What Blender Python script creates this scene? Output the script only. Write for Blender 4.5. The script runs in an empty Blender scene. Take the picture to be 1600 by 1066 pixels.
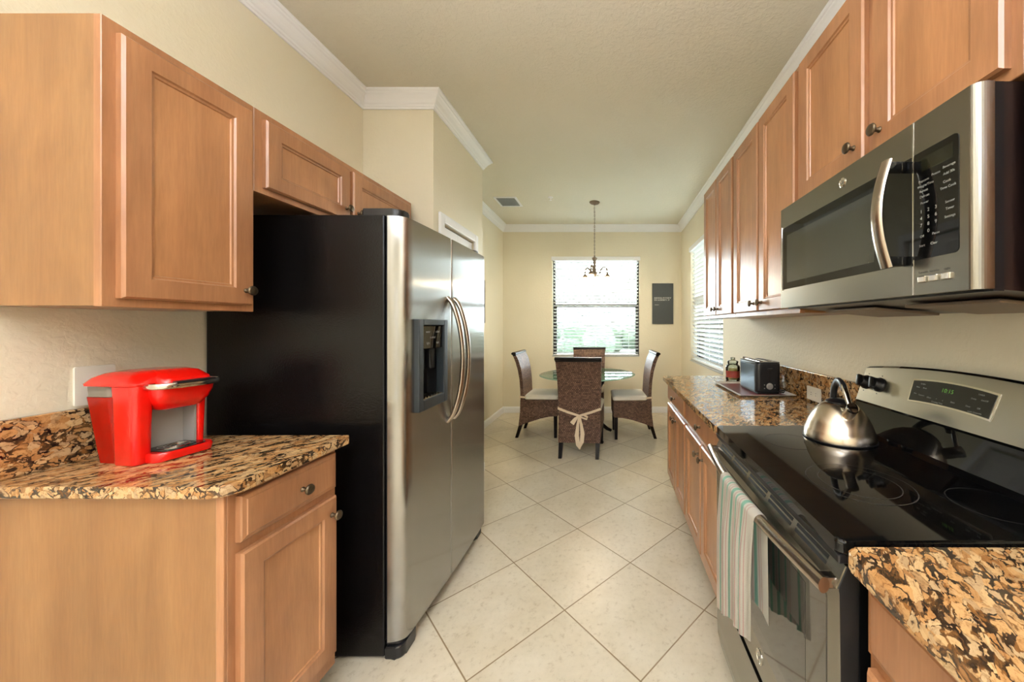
import bpy, bmesh, math, random
from mathutils import Vector, Matrix
random.seed(7)
PI = math.pi
scene = bpy.context.scene
C = scene.collection

# ------------------------------------------------------------------ camera
cam = bpy.data.cameras.new('camera'); camo = bpy.data.objects.new('camera', cam); C.objects.link(camo)
camo.location = (0, 0, 1.32); camo.rotation_euler = (PI/2, 0, 0)
cam.sensor_width = 36.0; cam.lens = 546/1600*36.0
cam.shift_x = -(952-800)/1600; cam.shift_y = -(533-508)/1600
cam.clip_start = 0.02; cam.clip_end = 500
scene.camera = camo
# ------------------------------------------------------------------ world, exposure
scene.view_settings.view_transform = 'Standard'; scene.view_settings.look = 'None'
scene.view_settings.gamma = 1.0; scene.view_settings.use_curve_mapping = False
scene.view_settings.exposure = 0.52
w = bpy.data.worlds.new('sky'); scene.world = w; w.use_nodes = True
bg = w.node_tree.nodes['Background']; bg.inputs[0].default_value = (0.83, 0.93, 1.0, 1); bg.inputs[1].default_value = 25.0

def area(name, loc, rot, sx, sy, power, col, spread=PI):
    l = bpy.data.lights.new(name, 'AREA'); l.shape = 'RECTANGLE'; l.size = sx; l.size_y = sy
    l.energy = power; l.color = col; l.spread = spread
    o = bpy.data.objects.new(name, l); C.objects.link(o); o.location = loc; o.rotation_euler = rot
    return o
WARM = (1.0, 0.86, 0.68); NEUT = (0.86, 0.93, 1.10)
area('near_fill_light', (-0.3, -0.7, 2.74), (0, 0, 0), 1.0, 0.5, 9, NEUT)  # unseen fill lamp, added behind the camera to brighten the kitchen
area('rear_fill_light', (-0.3, -2.6, 2.74), (0, 0, 0), 1.6, 1.0, 50, NEUT)  # second added fill lamp, larger and further back, also out of view
area('bounced_flash', (-0.1, -0.45, 1.75), (PI+math.radians(22), 0, 0), 0.35, 0.35, 122, NEUT)       # the photographer's flash, turned to the ceiling
for nm, loc, rot, sx, sy in (('dining_window_portal', (-0.2, 5.255, 1.59), (PI/2, 0, PI), 1.29, 1.47), ('side_window_portal', (1.08, 4.0, 1.59), (PI/2, 0, PI/2), 1.31, 1.47)):
    o = area(nm, loc, rot, sx, sy, 1, (1, 1, 1)); o.data.cycles.is_portal = True
# ------------------------------------------------------------------ materials
def srgb(r, g, b):
    f = lambda c: (c/255/12.92) if c/255 <= 0.04045 else ((c/255+0.055)/1.055)**2.4
    return (f(r), f(g), f(b), 1)
def newmat(name):
    m = bpy.data.materials.new(name); m.use_nodes = True
    nt = m.node_tree; return m, nt, nt.nodes['Principled BSDF']
def N(nt, t, **kw):
    n = nt.nodes.new(t)
    for k, v in kw.items():
        if k in n.inputs.keys() if isinstance(k, str) else False: n.inputs[k].default_value = v
        else: setattr(n, k, v)
    return n
def L(nt, a, b): nt.links.new(a, b)
def plain(name, col, rough=0.5, metal=0.0, coat=0.0, emit=None, es=1.0, spec=0.5):
    m, nt, p = newmat(name)
    p.inputs['Base Color'].default_value = col; p.inputs['Roughness'].default_value = rough
    p.inputs['Metallic'].default_value = metal; p.inputs['Coat Weight'].default_value = coat
    p.inputs['Coat Roughness'].default_value = 0.05
    p.inputs['Specular IOR Level'].default_value = spec
    if emit: p.inputs['Emission Color'].default_value = emit; p.inputs['Emission Strength'].default_value = es
    return m
def objcoord(nt, scale=(1, 1, 1), rot=(0, 0, 0), rand=False):
    tc = N(nt, 'ShaderNodeTexCoord'); mp = N(nt, 'ShaderNodeMapping')
    mp.inputs['Scale'].default_value = scale; mp.inputs['Rotation'].default_value = rot
    if rand:
        oi = N(nt, 'ShaderNodeObjectInfo'); ad = N(nt, 'ShaderNodeVectorMath', operation='MULTIPLY_ADD')
        L(nt, oi.outputs['Random'], ad.inputs[0]); ad.inputs[1].default_value = (7, 13, 5)
        L(nt, tc.outputs['Object'], ad.inputs[2]); L(nt, ad.outputs[0], mp.inputs[0])
    else: L(nt, tc.outputs['Object'], mp.inputs[0])
    return mp.outputs[0]
def ramp(nt, fac, stops, interp='LINEAR'):
    r = N(nt, 'ShaderNodeValToRGB'); r.color_ramp.interpolation = interp
    e = r.color_ramp.elements
    while len(e) > 1: e.remove(e[0])
    e[0].position = stops[0][0]; e[0].color = stops[0][1]
    for pz, cz in stops[1:]:
        x = e.new(pz); x.color = cz
    L(nt, fac, r.inputs[0]); return r.outputs[0]
def noise(nt, vec, scale, detail=3, rough=0.5, dist=0.0):
    n = N(nt, 'ShaderNodeTexNoise'); n.inputs['Scale'].default_value = scale; n.inputs['Detail'].default_value = detail
    n.inputs['Roughness'].default_value = rough; n.inputs['Distortion'].default_value = dist
    L(nt, vec, n.inputs['Vector']); return n.outputs[0]
def bump(nt, h, p, strength=0.2, dist=0.01):
    b = N(nt, 'ShaderNodeBump'); b.inputs['Strength'].default_value = strength; b.inputs['Distance'].default_value = dist
    L(nt, h, b.inputs['Height']); L(nt, b.outputs[0], p.inputs['Normal'])
def mixc(nt, fac, a, b, blend='MIX'):
    m = N(nt, 'ShaderNodeMix', data_type='RGBA', blend_type=blend)
    if isinstance(fac, float): m.inputs[0].default_value = fac
    else: L(nt, fac, m.inputs[0])
    for s, v in ((6, a), (7, b)):
        if isinstance(v, tuple): m.inputs[s].default_value = v
        else: L(nt, v, m.inputs[s])
    return m.outputs[2]
def math_(nt, op, a, b=None, c=None):
    m = N(nt, 'ShaderNodeMath', operation=op)
    for i, v in enumerate((a, b, c)):
        if v is None: continue
        if isinstance(v, (int, float)): m.inputs[i].default_value = v
        else: L(nt, v, m.inputs[i])
    return m.outputs[0]

def wood(name, dark, mid, light, horizontal=False, rough=0.32, knots=True):
    m, nt, p = newmat(name)
    v = objcoord(nt, (1.0, 1.0, 0.09) if not horizontal else (1.0, 0.09, 1.0), rand=True)
    v2 = objcoord(nt, (1.0, 1.0, 0.5), rand=True)
    g = noise(nt, v, 14, 5, 0.6, 0.6)
    f = noise(nt, v, 150, 3, 0.6)
    mt = noise(nt, v2, 4.5, 3, 0.5, 0.8)
    c = ramp(nt, g, [(0.28, dark), (0.5, mid), (0.75, light)])
    c2 = ramp(nt, mt, [(0.3, (0.82, 0.80, 0.78, 1)), (0.7, (1.12, 1.12, 1.12, 1))])
    c = mixc(nt, 1.0, c, c2, 'MULTIPLY')
    c3 = ramp(nt, f, [(0.35, (0.93, 0.92, 0.9, 1)), (0.65, (1.04, 1.04, 1.04, 1))])
    c = mixc(nt, 1.0, c, c3, 'MULTIPLY')
    L(nt, c, p.inputs['Base Color']); p.inputs['Roughness'].default_value = rough
    p.inputs['Coat Weight'].default_value = 0.25; p.inputs['Coat Roughness'].default_value = 0.22
    bump(nt, f, p, 0.03, 0.002)
    return m
W_PANEL = wood('maple_panel', srgb(166, 114, 76), srgb(178, 126, 85), srgb(188, 137, 94))
W_FRAME = wood('maple_frame', srgb(154, 105, 71), srgb(168, 118, 81), srgb(180, 130, 91))
W_SIDE = wood('maple_veneer_side', srgb(142, 99, 60), srgb(152, 109, 67), srgb(160, 118, 75))
W_IN = plain('toe_kick_brown', srgb(140, 90, 55), 0.6)  # plain even brown of the toe kicks

def granite():
    m, nt, p = newmat('granite')
    v0 = objcoord(nt, (1, 1, 1), (0, 0, math.radians(33)))
    st = N(nt, 'ShaderNodeMapping'); st.inputs['Scale'].default_value = (1.0, 0.46, 0.8); L(nt, v0, st.inputs[0])
    v = st.outputs[0]
    # warp
    nz = N(nt, 'ShaderNodeTexNoise'); nz.inputs['Scale'].default_value = 30; nz.inputs['Detail'].default_value = 4
    L(nt, v, nz.inputs['Vector'])
    sub = N(nt, 'ShaderNodeVectorMath', operation='SUBTRACT'); L(nt, nz.outputs[1], sub.inputs[0]); sub.inputs[1].default_value = (0.5, 0.5, 0.5)
    sc = N(nt, 'ShaderNodeVectorMath', operation='MULTIPLY_ADD'); L(nt, sub.outputs[0], sc.inputs[0]); sc.inputs[1].default_value = (0.045,)*3
    L(nt, v, sc.inputs[2]); vw = sc.outputs[0]
    def vor(scale, feat):
        o = N(nt, 'ShaderNodeTexVoronoi', feature=feat); o.inputs['Scale'].default_value = scale; L(nt, vw, o.inputs['Vector']); return o
    cells = vor(76, 'F1'); edge = vor(76, 'DISTANCE_TO_EDGE')
    sep = N(nt, 'ShaderNodeSeparateColor'); L(nt, cells.outputs['Color'], sep.inputs[0])
    base = ramp(nt, sep.outputs[0], [(0.0, srgb(168, 120, 72)), (0.3, srgb(190, 144, 92)), (0.55, srgb(202, 168, 122)), (0.78, srgb(180, 150, 112)), (1.0, srgb(152, 106, 60))], 'LINEAR')
    grain = noise(nt, vw, 170, 5, 0.7)
    base = mixc(nt, 1.0, base, ramp(nt, grain, [(0.32, (0.5, 0.42, 0.34, 1)), (0.5, (1, 1, 1, 1)), (0.7, (1.12, 1.12, 1.1, 1))]), 'MULTIPLY')
    # dark matrix: edges thickened by a patchy noise
    pn = noise(nt, vw, 34, 5, 0.65)
    thr = math_(nt, 'MULTIPLY_ADD', pn, 1.35, -0.585)
    dk = math_(nt, 'SUBTRACT', thr, edge.outputs['Distance'])
    fine = noise(nt, vw, 95, 4, 0.7)
    dk2 = math_(nt, 'MULTIPLY_ADD', math_(nt, 'SUBTRACT', fine, 0.5), 0.42, dk)
    dm = ramp(nt, dk2, [(0.0, (0, 0, 0, 1)), (0.05, (1, 1, 1, 1))])
    dcol = ramp(nt, noise(nt, vw, 60, 4, 0.6), [(0.35, srgb(34, 26, 22)), (0.52, srgb(72, 52, 34)), (0.66, srgb(140, 94, 48))])
    c = mixc(nt, dm, base, dcol)
    L(nt, c, p.inputs['Base Color']); p.inputs['Roughness'].default_value = 0.09
    p.inputs['Specular IOR Level'].default_value = 0.6
    return m
GRANITE = granite()

def wallmat(name, col, bs=0.12):
    m, nt, p = newmat(name)
    v = objcoord(nt)
    c = ramp(nt, noise(nt, v, 1.2, 2), [(0.3, tuple(x*0.97 for x in col[:3])+(1,)), (0.7, tuple(min(1, x*1.03) for x in col[:3])+(1,))])
    L(nt, c, p.inputs['Base Color']); p.inputs['Roughness'].default_value = 0.6
    h = ramp(nt, noise(nt, v, 48, 4, 0.55, 0.4), [(0.40, (0, 0, 0, 1)), (0.60, (1, 1, 1, 1))])
    bump(nt, h, p, bs, 0.003)
    return m
M_WALL = wallmat('cream_knockdown_wall', srgb(234, 225, 201), 0.2)
M_CEIL = wallmat('cream_knockdown_ceiling', srgb(226, 219, 200), 0.4)
M_TRIM = plain('white_gloss_trim', srgb(248, 248, 249), 0.3)
M_WHITE = plain('white_plastic', srgb(238, 234, 222), 0.35)

def floormat():
    m, nt, p = newmat('diagonal_stone_tile')
    tc = N(nt, 'ShaderNodeTexCoord'); sx = N(nt, 'ShaderNodeSeparateXYZ'); L(nt, tc.outputs['Object'], sx.inputs[0])
    D = 0.6465; x0, y0 = 0.1165, 1.2935
    xx = math_(nt, 'SUBTRACT', sx.outputs[0], x0); yy = math_(nt, 'SUBTRACT', sx.outputs[1], y0)
    u = math_(nt, 'DIVIDE', math_(nt, 'ADD', xx, yy), D); v = math_(nt, 'DIVIDE', math_(nt, 'SUBTRACT', xx, yy), D)
    def dist(a):
        return math_(nt, 'ABSOLUTE', math_(nt, 'SUBTRACT', math_(nt, 'FRACT', math_(nt, 'ADD', a, 0.5)), 0.5))
    d = math_(nt, 'MINIMUM', dist(u), dist(v))
    grout = ramp(nt, d, [(0.0, (1, 1, 1, 1)), (0.0048, (1, 1, 1, 1)), (0.0072, (0, 0, 0, 1))])
    cb = N(nt, 'ShaderNodeCombineXYZ'); L(nt, math_(nt, 'FLOOR', u), cb.inputs[0]); L(nt, math_(nt, 'FLOOR', v), cb.inputs[1])
    wn = N(nt, 'ShaderNodeTexWhiteNoise'); L(nt, cb.outputs[0], wn.inputs['Vector'])
    off = N(nt, 'ShaderNodeVectorMath', operation='MULTIPLY_ADD'); L(nt, wn.outputs['Color'], off.inputs[0]); off.inputs[1].default_value = (9, 9, 9); L(nt, tc.outputs['Object'], off.inputs[2])
    vv = off.outputs[0]
    mott = noise(nt, vv, 5.0, 5, 0.6, 0.0)
    spk = noise(nt, vv, 42, 5, 0.7)
    c = ramp(nt, mott, [(0.3, srgb(208, 197, 174)), (0.5, srgb(214, 204, 183)), (0.7, srgb(220, 211, 192))])
    c = mixc(nt, 1.0, c, ramp(nt, spk, [(0.30, (0.80, 0.76, 0.70, 1)), (0.44, (1, 1, 1, 1)), (0.7, (1.05, 1.05, 1.05, 1))]), 'MULTIPLY')
    tint = ramp(nt, wn.outputs['Value'], [(0, (0.95, 0.95, 0.95, 1)), (1, (1.04, 1.03, 1.02, 1))])
    c = mixc(nt, 1.0, c, tint, 'MULTIPLY')
    c = mixc(nt, grout, c, srgb(138, 116, 84))
    L(nt, c, p.inputs['Base Color'])
    r = ramp(nt, mott, [(0.3, (0.28,)*3+(1,)), (0.7, (0.32,)*3+(1,))])
    L(nt, r, p.inputs['Roughness'])
    bump(nt, math_(nt, 'ADD', math_(nt, 'MULTIPLY', grout, -1.0), math_(nt, 'MULTIPLY', spk, 0.2)), p, 0.25, 0.003)
    return m
M_FLOOR = floormat()

def steel(name, col, rough, wavy=0.0, brush_axis='y', aniso=0.0):
    m, nt, p = newmat(name)
    sc = {'y': (1, 0.02, 1), 'z': (1, 1, 0.02), 'x': (0.02, 1, 1)}[brush_axis]
    v = objcoord(nt, sc)
    p.inputs['Roughness'].default_value = rough
    if aniso:
        tg = N(nt, 'ShaderNodeCombineXYZ'); tg.inputs[1].default_value = 1.0; L(nt, tg.outputs[0], p.inputs['Tangent'])      # vertical grain, highlights smear sideways
        p.inputs['Anisotropic'].default_value = aniso; p.inputs['Anisotropic Rotation'].default_value = 0.0
    p.inputs['Base Color'].default_value = col; p.inputs['Metallic'].default_value = 1.0
    if wavy:
        vw = objcoord(nt, (1, 0.5, 1)); bb = noise(nt, vw, 5.0, 1, 0.4)
        bump(nt, bb, p, wavy, 0.01)
    return m
M_STEEL = steel('brushed_stainless', srgb(172, 168, 158), 0.24)
M_STEEL_D = steel('darker_brushed_stainless', srgb(142, 138, 128), 0.25)
M_STEEL_F = steel('brushed_stainless_fridge', srgb(166, 165, 162), 0.20, 0.10, aniso=1.0)
M_STEEL_V = steel('brushed_stainless_vertical', srgb(196, 178, 158), 0.22, brush_axis='z')
M_STEEL_K = steel('brushed_kettle_steel', srgb(205, 192, 174), 0.24, brush_axis='z')
M_CHROME = plain('polished_chrome', srgb(215, 210, 202), 0.07, 1.0)
M_HANDLE = plain('satin_steel_handle', srgb(176, 164, 152), 0.22, 1.0)
M_NICKEL = plain('brushed_nickel', srgb(140, 124, 108), 0.45, 0.7)
M_BRONZE = plain('dark_bronze', srgb(92, 78, 60), 0.38, 0.85)
M_BLACKG = plain('black_glass', (0.003, 0.003, 0.003, 1), 0.04, 0, 0.0, spec=0.45)
M_WINGL = plain('smoked_oven_glass', srgb(58, 54, 46), 0.05, 0, 0.6, spec=0.8)
M_BLACKP = plain('black_plastic', (0.008, 0.008, 0.009, 1), 0.30)
M_DARKGR = plain('dark_grey_plastic', srgb(36, 42, 46), 0.4)
M_BLACKM = plain('matte_black', (0.006, 0.006, 0.006, 1), 0.55)
def fridge_side():
    m, nt, p = newmat('textured_black_enamel')
    p.inputs['Base Color'].default_value = (0.004, 0.0035, 0.0035, 1); p.inputs['Roughness'].default_value = 0.24; p.inputs['Specular IOR Level'].default_value = 0.28
    v = objcoord(nt); bump(nt, noise(nt, v, 170, 3, 0.5), p, 0.35, 0.002); return m
M_FSIDE = fridge_side()
M_RED = plain('glossy_red_plastic', srgb(226, 16, 8), 0.2, 0, 0.4)
M_GREYP = plain('silver_grey_plastic', srgb(158, 154, 148), 0.35, 0.2)
M_LABEL = plain('white_print', srgb(225, 225, 220), 0.5)
M_LABELD = plain('dim_white_print', srgb(150, 150, 145), 0.5)
M_GREEN = plain('green_clock_digits', srgb(60, 110, 30), 0.5, emit=srgb(120, 200, 40), es=0.15)
M_RING = plain('burner_ring_print', srgb(62, 60, 58), 0.2)
M_DWOOD = plain('espresso_wood', srgb(22, 15, 13), 0.28, 0, 0.0, spec=0.2)
M_CUSH = plain('off_white_cushion_fabric', srgb(236, 228, 212), 0.85)
M_RIBBON = plain('cream_ribbon', srgb(226, 206, 176), 0.8)
M_SLAT = None
def slatmat():
    m, nt, p = newmat('white_blind_slat'); out = nt.nodes['Material Output']
    p.inputs['Base Color'].default_value = srgb(226, 228, 226); p.inputs['Roughness'].default_value = 0.45
    t = N(nt, 'ShaderNodeBsdfTranslucent'); t.inputs[0].default_value = srgb(238, 242, 240)
    mx = N(nt, 'ShaderNodeMixShader'); mx.inputs[0].default_value = 0.04
    L(nt, p.outputs[0], mx.inputs[1]); L(nt, t.outputs[0], mx.inputs[2]); L(nt, mx.outputs[0], out.inputs[0]); return m
M_SLAT = slatmat()
def clearglass(name, tint, refl=0.06, rough=0.0):
    m, nt, p = newmat(name); out = nt.nodes['Material Output']
    t = N(nt, 'ShaderNodeBsdfTransparent'); t.inputs[0].default_value = tint
    g = N(nt, 'ShaderNodeBsdfGlossy'); g.inputs['Roughness'].default_value = rough
    fr = N(nt, 'ShaderNodeFresnel'); fr.inputs[0].default_value = 1.5
    mx = N(nt, 'ShaderNodeMixShader'); L(nt, fr.outputs[0], mx.inputs[0])
    L(nt, t.outputs[0], mx.inputs[1]); L(nt, g.outputs[0], mx.inputs[2]); L(nt, mx.outputs[0], out.inputs[0]); return m
M_PANE = clearglass('window_glass', (0.95, 0.98, 0.97, 1))
M_TGLASS = clearglass('green_tint_table_glass', (0.72, 0.86, 0.80, 1))
M_TEDGE = clearglass('table_glass_edge', (0.55, 0.78, 0.70, 1), rough=0.05)
M_JARG = clearglass('jar_glass', (0.88, 0.92, 0.88, 1))
def redclear():
    m, nt, p = newmat('translucent_red_reservoir'); out = nt.nodes['Material Output']
    t = N(nt, 'ShaderNodeBsdfTransparent'); t.inputs[0].default_value = srgb(215, 70, 50)
    p.inputs['Base Color'].default_value = srgb(190, 24, 10); p.inputs['Roughness'].default_value = 0.08
    mx = N(nt, 'ShaderNodeMixShader'); mx.inputs[0].default_value = 0.62
    L(nt, t.outputs[0], mx.inputs[1]); L(nt, p.outputs[0], mx.inputs[2]); L(nt, mx.outputs[0], out.inputs[0]); return m
M_REDCL = redclear()
def wicker():
    m, nt, p = newmat('woven_brown_seagrass')
    tc = N(nt, 'ShaderNodeTexCoord'); sx = N(nt, 'ShaderNodeSeparateXYZ'); L(nt, tc.outputs['Object'], sx.inputs[0])
    cb = N(nt, 'ShaderNodeCombineXYZ'); L(nt, math_(nt, 'ADD', sx.outputs[0], sx.outputs[1]), cb.inputs[0]); L(nt, sx.outputs[2], cb.inputs[1])
    br = N(nt, 'ShaderNodeTexBrick'); L(nt, cb.outputs[0], br.inputs[0]); br.inputs['Scale'].default_value = 1.0
    br.inputs['Brick Width'].default_value = 0.020; br.inputs['Row Height'].default_value = 0.0145; br.inputs['Mortar Size'].default_value = 0.0026
    br.inputs['Mortar Smooth'].default_value = 0.6
    br.inputs['Color1'].default_value = srgb(146, 112, 88); br.inputs['Color2'].default_value = srgb(96, 64, 48); br.inputs['Mortar'].default_value = srgb(34, 22, 18)
    c = mixc(nt, 1.0, br.outputs[0], ramp(nt, noise(nt, cb.outputs[0], 25, 3, 0.6), [(0.3, (0.8, 0.76, 0.74, 1)), (0.7, (1.15, 1.12, 1.1, 1))]), 'MULTIPLY')
    L(nt, c, p.inputs['Base Color']); p.inputs['Roughness'].default_value = 0.5
    bump(nt, math_(nt, 'MULTIPLY', br.outputs['Fac'], -1.0), p, 0.8, 0.004)
    return m
M_WICK = wicker()
def towelmat():
    m, nt, p = newmat('striped_towel_cloth')
    uv = N(nt, 'ShaderNodeUVMap'); sx = N(nt, 'ShaderNodeSeparateXYZ'); L(nt, uv.outputs[0], sx.inputs[0])
    W = srgb(228, 222, 210); G = srgb(150, 200, 178); Pk = srgb(214, 178, 168); P2 = srgb(196, 170, 158)
    st = [(0.0, W)]
    x = 0.06
    for kind in ['p', 'G', 'p', 'p', 'g', 'p', 'p', 'G', 'p', 'g', 'p', 'p', 'G', 'p', 'p']:
        wd = {'p': 0.010, 'G': 0.055, 'g': 0.026}[kind]; cc = {'p': Pk, 'G': G, 'g': G}[kind]
        st += [(x, cc), (x+wd, W)]; x += wd+0.034
    c = ramp(nt, sx.outputs[0], [s for s in st if s[0] < 1], 'CONSTANT')
    L(nt, c, p.inputs['Base Color']); p.inputs['Roughness'].default_value = 0.9
    v = objcoord(nt); bump(nt, noise(nt, v, 500, 2), p, 0.5, 0.002); return m
M_TOWEL = towelmat()
M_LEAF = plain('leaf_green', srgb(38, 50, 32), 0.8); M_BARK = plain('bark', srgb(90, 70, 50), 0.9)
M_GRASS = plain('grass_green', srgb(44, 50, 40), 0.9)
M_CANVAS = plain('charcoal_canvas', srgb(72, 76, 76), 0.7)
M_TRAYR = plain('dark_red_tray_mat', srgb(96, 22, 22), 0.4)
M_SHADEG = plain('frosted_lamp_glass', srgb(250, 236, 214), 0.5, emit=srgb(255, 226, 180), es=2.5)
M_CARD = plain('pink_card', srgb(216, 168, 150), 0.6)

# ------------------------------------------------------------------ mesh helpers
class MB:
    def __init__(s): s.b = bmesh.new()
    def box(s, x0, x1, y0, y1, z0, z1, bev=0.0, seg=2, mi=0, M=None):
        r = bmesh.ops.create_cube(s.b, size=1.0); vs = r['verts']
        for v in vs: v.co = Vector(((x0+x1)/2+v.co.x*(x1-x0), (y0+y1)/2+v.co.y*(y1-y0), (z0+z1)/2+v.co.z*(z1-z0)))
        es = list({e for v in vs for e in v.link_edges}); fs = list({f for v in vs for f in v.link_faces})
        for f in fs: f.material_index = mi
        if bev > 0:
            g = bmesh.ops.bevel(s.b, geom=es, offset=bev, segments=seg, affect='EDGES', profile=0.5, clamp_overlap=True)
            vs = list({v for f in g['faces'] for v in f.verts} | {v for v in vs if v.is_valid})
            for f in g['faces']: f.material_index = mi
        if M is not None:
            for v in vs: v.co = M @ v.co
        return s
    def grid(s, rows, closed_u=False, closed_v=False, caps=False, mi=0, smooth=True):
        vr = [[s.b.verts.new(p) for p in r] for r in rows]
        n = len(vr); m_ = len(vr[0])
        for i in range(n if closed_u else n-1):
            for j in range(m_ if closed_v else m_-1):
                a, b_, c, d = vr[i][j], vr[i][(j+1) % m_], vr[(i+1) % n][(j+1) % m_], vr[(i+1) % n][j]
                try:
                    f = s.b.faces.new((a, b_, c, d)); f.material_index = mi; f.smooth = smooth
                except ValueError: pass
        if caps:
            for r in (vr[0][::-1], vr[-1]):
                f = s.b.faces.new(r); f.material_index = mi
        return vr
    def lathe(s, prof, M=Matrix(), seg=24, mi=0, smooth=True):
        rows = []
        for r, z in prof:
            rows.append([M @ Vector((max(r, 1e-5)*math.cos(2*PI*k/seg), max(r, 1e-5)*math.sin(2*PI*k/seg), z)) for k in range(seg)])
        s.grid(rows, closed_v=True, caps=True, mi=mi, smooth=smooth); return s
    def tube(s, pts, rad, seg=10, mi=0, flat=None, up=(0, 0, 1)):
        pts = [Vector(p) for p in pts]; n = len(pts)
        rr = rad if isinstance(rad, (list, tuple)) else [rad]*n
        rows = []; prev = None
        for i, p in enumerate(pts):
            t = (pts[min(i+1, n-1)]-pts[max(i-1, 0)]).normalized()
            if prev is None:
                u = Vector(up)
                if abs(t.dot(u)) > 0.95: u = Vector((1, 0, 0))
                a = (u - t*u.dot(t)).normalized()
            else: a = (prev - t*prev.dot(t)).normalized()
            prev = a; b_ = t.cross(a)
            fa, fb = (1, 1) if flat is None else flat
            rows.append([p + a*(rr[i]*fa*math.cos(2*PI*k/seg)) + b_*(rr[i]*fb*math.sin(2*PI*k/seg)) for k in range(seg)])
        s.grid(rows, closed_v=True, caps=True, mi=mi); return s
    def prism(s, poly, h0, h1, M=Matrix(), mi=0, bev=0.0, seg=2, smooth=False):
        a = [s.b.verts.new(M @ Vector((x, y, h0))) for x, y in poly]; b_ = [s.b.verts.new(M @ Vector((x, y, h1))) for x, y in poly]
        n = len(poly); fs = [s.b.faces.new(a[::-1]), s.b.faces.new(b_)]
        sd = []
        for i in range(n):
            f = s.b.faces.new((a[i], a[(i+1) % n], b_[(i+1) % n], b_[i])); sd.append(f); f.smooth = smooth
        for f in fs+sd: f.material_index = mi
        if bev > 0:
            es = [e for e in (set(fs[0].edges) | set(fs[1].edges))]
            bmesh.ops.bevel(s.b, geom=es, offset=bev, segments=seg, affect='EDGES', profile=0.5, clamp_overlap=True)
        return s
    def build(s, name, mats, parent=None, sub=False, origin=True, local=False):
        bmesh.ops.recalc_face_normals(s.b, faces=s.b.faces[:])
        me = bpy.data.meshes.new(name); s.b.to_mesh(me); s.b.free()
        if any(p.use_smooth for p in me.polygons): me.set_sharp_from_angle(angle=math.radians(38))
        for m in (mats if isinstance(mats, (list, tuple)) else [mats]): me.materials.append(m)
        o = bpy.data.objects.new(name, me); C.objects.link(o)
        if parent is not None:
            o.parent = parent
            if not sub and not local: o.location = -Vector(parent.location)
        return o
def tag(o, label=None, cat=None, group=None, kind=None):
    if label: o['label'] = label
    if cat: o['category'] = cat
    if group: o['group'] = group
    if kind: o['kind'] = kind
    return o
def thing(name, label, cat, loc=(0, 0, 0), group=None):
    o = bpy.data.objects.new(name, None); C.objects.link(o); o.location = loc; o.empty_display_size = 0.05
    return tag(o, label, cat, group)
def struct(name, mb, m, parent=None):
    o = mb.build(name, m, parent, sub=parent is not None)
    if parent is None: o['kind'] = 'structure'
    return o
def bx(*a, **k): return MB().box(*a, **k)

# panel facing the aisle: side 'L' faces +x, side 'R' faces -x. u runs to the viewer's right.
def frame_of(side, X, Y, Z):
    if side == 'L': return Matrix(((0, 0, 1, X), (1, 0, 0, Y), (0, 1, 0, Z), (0, 0, 0, 1)))      # u=+y v=+z n=+x
    if side == 'R': return Matrix(((0, 0, -1, X), (-1, 0, 0, Y), (0, 1, 0, Z), (0, 0, 0, 1)))    # u=-y v=+z n=-x
    return Matrix(((1, 0, 0, X), (0, 0, -1, Y), (0, 1, 0, Z), (0, 0, 0, 1)))                      # B: u=+x v=+z n=-y (faces camera)
def loops(mb, M, w_, h_, spec):
    prev = None
    for ins, d, mi in spec:
        r = [mb.b.verts.new(M @ Vector(p)) for p in ((ins, ins, d), (w_-ins, ins, d), (w_-ins, h_-ins, d), (ins, h_-ins, d))]
        if prev is None: mb.b.faces.new(r[::-1])
        else:
            for i in range(4):
                f = mb.b.faces.new((prev[i], prev[(i+1) % 4], r[(i+1) % 4], r[i])); f.material_index = mi
        prev = r
    f = mb.b.faces.new(prev); f.material_index = spec[-1][2]
def knob(door, M):
    mb = MB()
    mb.lathe([(0.0, -0.001), (0.008, 0), (0.008, 0.002), (0.0055, 0.005), (0.005, 0.014), (0.008, 0.018), (0.0155, 0.021), (0.0165, 0.024), (0.014, 0.028), (0.007, 0.0305), (0.0, 0.031)], M, 20)
    return mb.build('knob', M_BRONZE, door, sub=True)
def text_mesh(lines, size, M, mb, mi=0, align='CENTER'):
    """lines: [(string,u,v,size)] added into mb as flat lettering standing 0.3 mm proud."""
    for s, u, v, sz in lines:
        cu = bpy.data.curves.new('t', 'FONT'); cu.body = s; cu.size = sz or size; cu.align_x = align; cu.align_y = 'CENTER'
        o = bpy.data.objects.new('t', cu); C.objects.link(o)
        dg = bpy.context.evaluated_depsgraph_get(); me = bpy.data.meshes.new_from_object(o.evaluated_get(dg))
        me.transform(M @ Matrix.Translation((u, v, 0.0004)))
        n0 = len(mb.b.faces); mb.b.from_mesh(me); mb.b.faces.ensure_lookup_table()
        for f in mb.b.faces[n0:]: f.material_index = mi
        bpy.data.objects.remove(o); bpy.data.curves.remove(cu); bpy.data.meshes.remove(me)

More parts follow.
